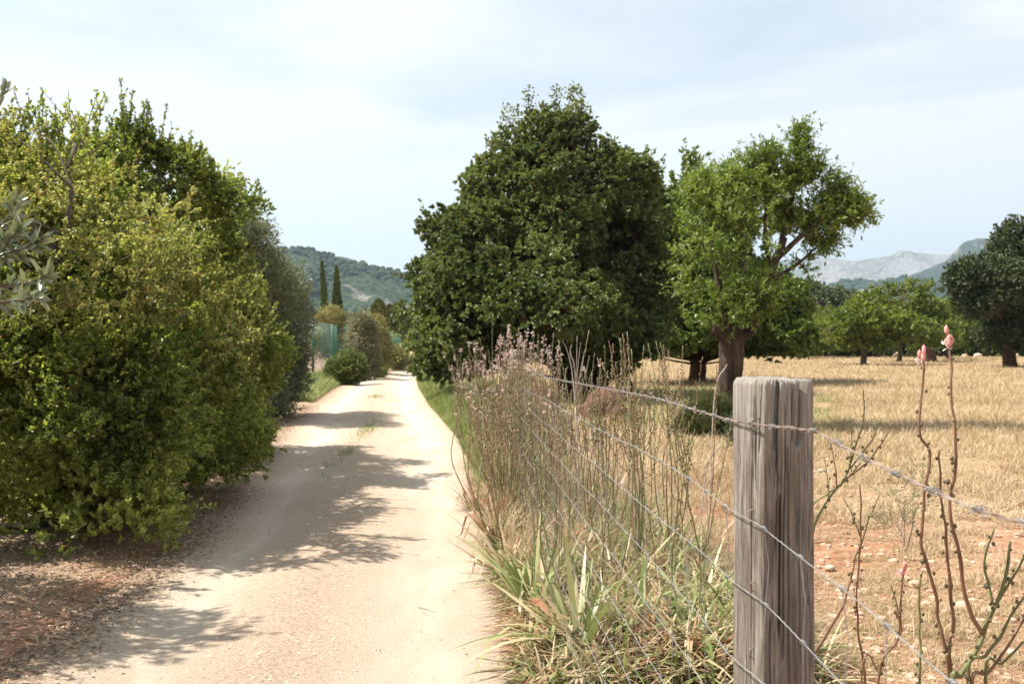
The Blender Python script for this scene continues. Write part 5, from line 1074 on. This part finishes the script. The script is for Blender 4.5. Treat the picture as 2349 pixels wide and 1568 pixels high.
cover('short_green_grass', 'fine bright green grass under the strap leaved plants', X, Y, .10, .0025, M_gg, .6, (.2, .9), 3)
X, Y = vergepts(13000, 4.4, 12.5, .02, 1.35); cover('dry_undergrowth', 'tangle of dry reddish and straw strap leaves along the fence', X, Y, np.interp(X - road_x(Y)[1], [0, .3, .8], [.18, .34, .42]), .014, M_aspd, .8, (.3, 1.3), 5, 2e-4)
X, Y = vergepts(8500, 4.4, 13, .02, 1.3); cover('strap_leaves', 'green strap leaves mixed through the undergrowth', X, Y, np.interp(X - road_x(Y)[1], [0, .3, .8], [.18, .36, .46]), .019, M_asp, .7, (.2, 1.2), 6, 2e-4)
X, Y = vergepts(800, 5.5, 13, .2, 1.6); cover('thin_dry_stems', 'thin upright dead stems crowding the fence line', X, Y, np.interp(Y, [5, 8, 13], [.35, .75, 1.05]), .003, M_aspd, .5, (.0, .2), 4, 1.5e-4)
X, Y = vergepts(9000, 4.6, 13, .12, 1.5); cover('pale_verge_straw', 'pale fine dry grass filling the fence line between the plants', X, Y, np.interp(Y, [4.6, 7, 13], [.22, .42, .6]), .0028, M_straw, .4, (.1, .7), 4, 1.5e-4)
X, Y = vergepts(1500, 4.4, 11, -.07, .12); cover('curled_red_leaves', 'dead reddish leaf tips curling onto the road edge', X, Y, .14, .005, blade_mat('red_dead_leaf', [(0, (.16, .06, .035)), (.6, (.32, .13, .07)), (1, (.45, .27, .16))], .2, .6, 3, .3), 1.0, (.4, 1.1), 5, 1e-4)

g = Geo(); gf = Geo(); gb = Geo()
for _ in range(55):
    y = 5.6 * (11.5 / 5.6) ** R.random(); x = float(road_x(y)[1]) + R.uniform(.15, 1.25 if y < 9 else .9); h = min(R.uniform(.8, 1.5), 1.55 - max(0, 784 - R.uniform(800, 900)) / FPX * y - R.uniform(0, 25) / FPX * y)
    b0 = np.array([x, y, 0]); tip = b0 + [R.normal() * .16, R.normal() * .12, h]; mid = b0 * .5 + tip * .5 + [R.normal() * .05, R.normal() * .05, 0]
    stalk_on(g, None, gf, gb, [b0, mid, tip], .0042, .0017, .45, .0052, 0, .024)
    mc = curve([b0, mid, tip], 9)
    for k in range(R.integers(1, 4)):
        s0 = mc[int(len(mc) * R.uniform(.45, .8))]; rem = tip[2] - s0[2]; od = rdir(1)[0] * np.array([1, 1, 0]); stalk_on(g, None, gf, gb, [s0, s0 + od * rem * .2 + [0, 0, rem * .15], s0 + od * rem * R.uniform(.2, .5) + [0, 0, rem * R.uniform(.5, .9)]], .0026, .0014, .8, .0048, 0, .024)
for _ in range(75):
    y = R.uniform(7.6, 9.7); x = float(fence_x(y)) + R.uniform(-.28, .28); h = min(R.uniform(.8, 1.5), 1.55 - R.uniform(5, 70) / FPX * y)
    b0 = np.array([x, y, 0]); tip = b0 + [R.normal() * .14, R.normal() * .12, h]; mid = b0 * .5 + tip * .5 + [R.normal() * .05, R.normal() * .05, 0]
    stalk_on(g, None, gf, gb, [b0, mid, tip], .0042, .0017, .45, .0056, 0, .02)
    for k in range(3):
        od = rdir(1)[0] * np.array([1, 1, 0]); rem = h * R.uniform(.2, .4); stalk_on(g, None, gf, gb, [tip - [0, 0, rem], tip - [0, 0, rem * .8] + od * rem * .25, tip - [0, 0, rem * .1] + od * rem * .5], .0026, .0014, .8, .005, 0, .02)
    if R.random() < .35: petals(gf, tip[None] + R.normal(size=(5, 3)) * np.array([.012, .012, .03]), 6, .015, .0045)
if gf.n: g.f += [(f_ + g.n, 2) for f_, _m in gf.f]; g.v += gf.v; g.n += gf.n
tag(g.link('dry_flower_stalks', [plain_mat('dry_stalk', (.08, .09, .035), (.32, .20, .12), 2.5, .6), plain_mat('dry_pod', (.16, .12, .06), (.42, .29, .19), 3, .6), M_petal]), 'tangle of dry brown seeded stalks crowding the fence line', kind='stuff')

# west side grass, centre tufts
n = 12000; Y = R.uniform(25.5, 41.5, n); l, _ = road_x(Y); X = l - R.random(n) * np.interp(Y, [25, 30, 42], [.5, 1.6, 2.8]) ; cover('roadside_grass', 'tall yellow-green grass at the foot of the green mesh fence', X, Y, np.interp(l - X, [0, .4], [.18, .5]), .005, M_gg, .3, (.1, .7), 4)
n = 5000; Y = R.uniform(41, 60, n); l, _ = road_x(Y); X = l - R.random(n) * 1.2; cover('far_roadside_grass', 'grass under the tan bushes beside the track', X, Y, .25, .006, M_gg, .3)
g = Geo()
for cx, cy, sx_, sy_, n in [(-2.5, 17.2, .17, 1.5, 460), (-2.28, 13.7, .12, .35, 120), (-3.75, 27.5, .22, .7, 160), (-2.2, 12, .2, 1.2, 60)]:
    X = cx + R.normal(size=n) * sx_ * .6; Y = cy + R.normal(size=n) * sy_ * .6; X = X - .06 * (Y - cy); a = R.uniform(0, 2 * pi, n); d = norm(np.stack([np.cos(a) * .4, np.sin(a) * .4, np.ones(n)], 1))
    ribbons(g, np.stack([X, Y, 0 * X + .005], 1), d, .11 * R.uniform(.4, 1.4, n), .004 + 3e-4 * Y, R.uniform(.1, .8, n), 3)
tag(g.link('hump_grass', M_gg), 'thin grass tufts on the hump between the wheel tracks', kind='stuff')
n = 700; X = P(500, 1030, 14)[0] + R.normal(size=n) * .35 + .15; Y = 15.6 + R.normal(size=n) * .5; g = Geo(); a = R.uniform(0, 2 * pi, n); d = norm(np.stack([np.cos(a) * .4, np.sin(a) * .4, np.ones(n)], 1))
ribbons(g, np.stack([X * 0 - 4.15 + R.normal(size=n) * .16, Y, 0 * X + .005], 1), d, .22 * R.uniform(.4, 1.3, n), .012, R.uniform(.1, .8, n), 3); tag(g.link('grass_tuft', M_gg), 'sunlit tuft of yellowing grass at the foot of the third oak', 'grass tuft')

# ------------------------------------------------------------------ air
hz = Geo(); V = np.array([(x, y, z) for x in (-8800, 8800) for y in (-390, 10500) for z in (-12, 900)], float)
hz.add(V, [(0, 1, 3, 2), (4, 6, 7, 5), (0, 4, 5, 1), (2, 3, 7, 6), (0, 2, 6, 4), (1, 5, 7, 3)])
m = bpy.data.materials.new('haze'); m.use_nodes = True; nt = m.node_tree
for n_ in list(nt.nodes): nt.nodes.remove(n_)
ou = nt.nodes.new('ShaderNodeOutputMaterial'); pv = nt.nodes.new('ShaderNodeVolumePrincipled')
pv.inputs['Color'].default_value = (.62, .82, 1.0, 1); pv.inputs['Density'].default_value = 1.15e-4; pv.inputs['Anisotropy'].default_value = 0.3
nt.links.new(pv.outputs[0], ou.inputs['Volume'])
o = hz.link('haze', m, smooth=False); tag(o, 'thin blue air in front of the mountains', kind='stuff')
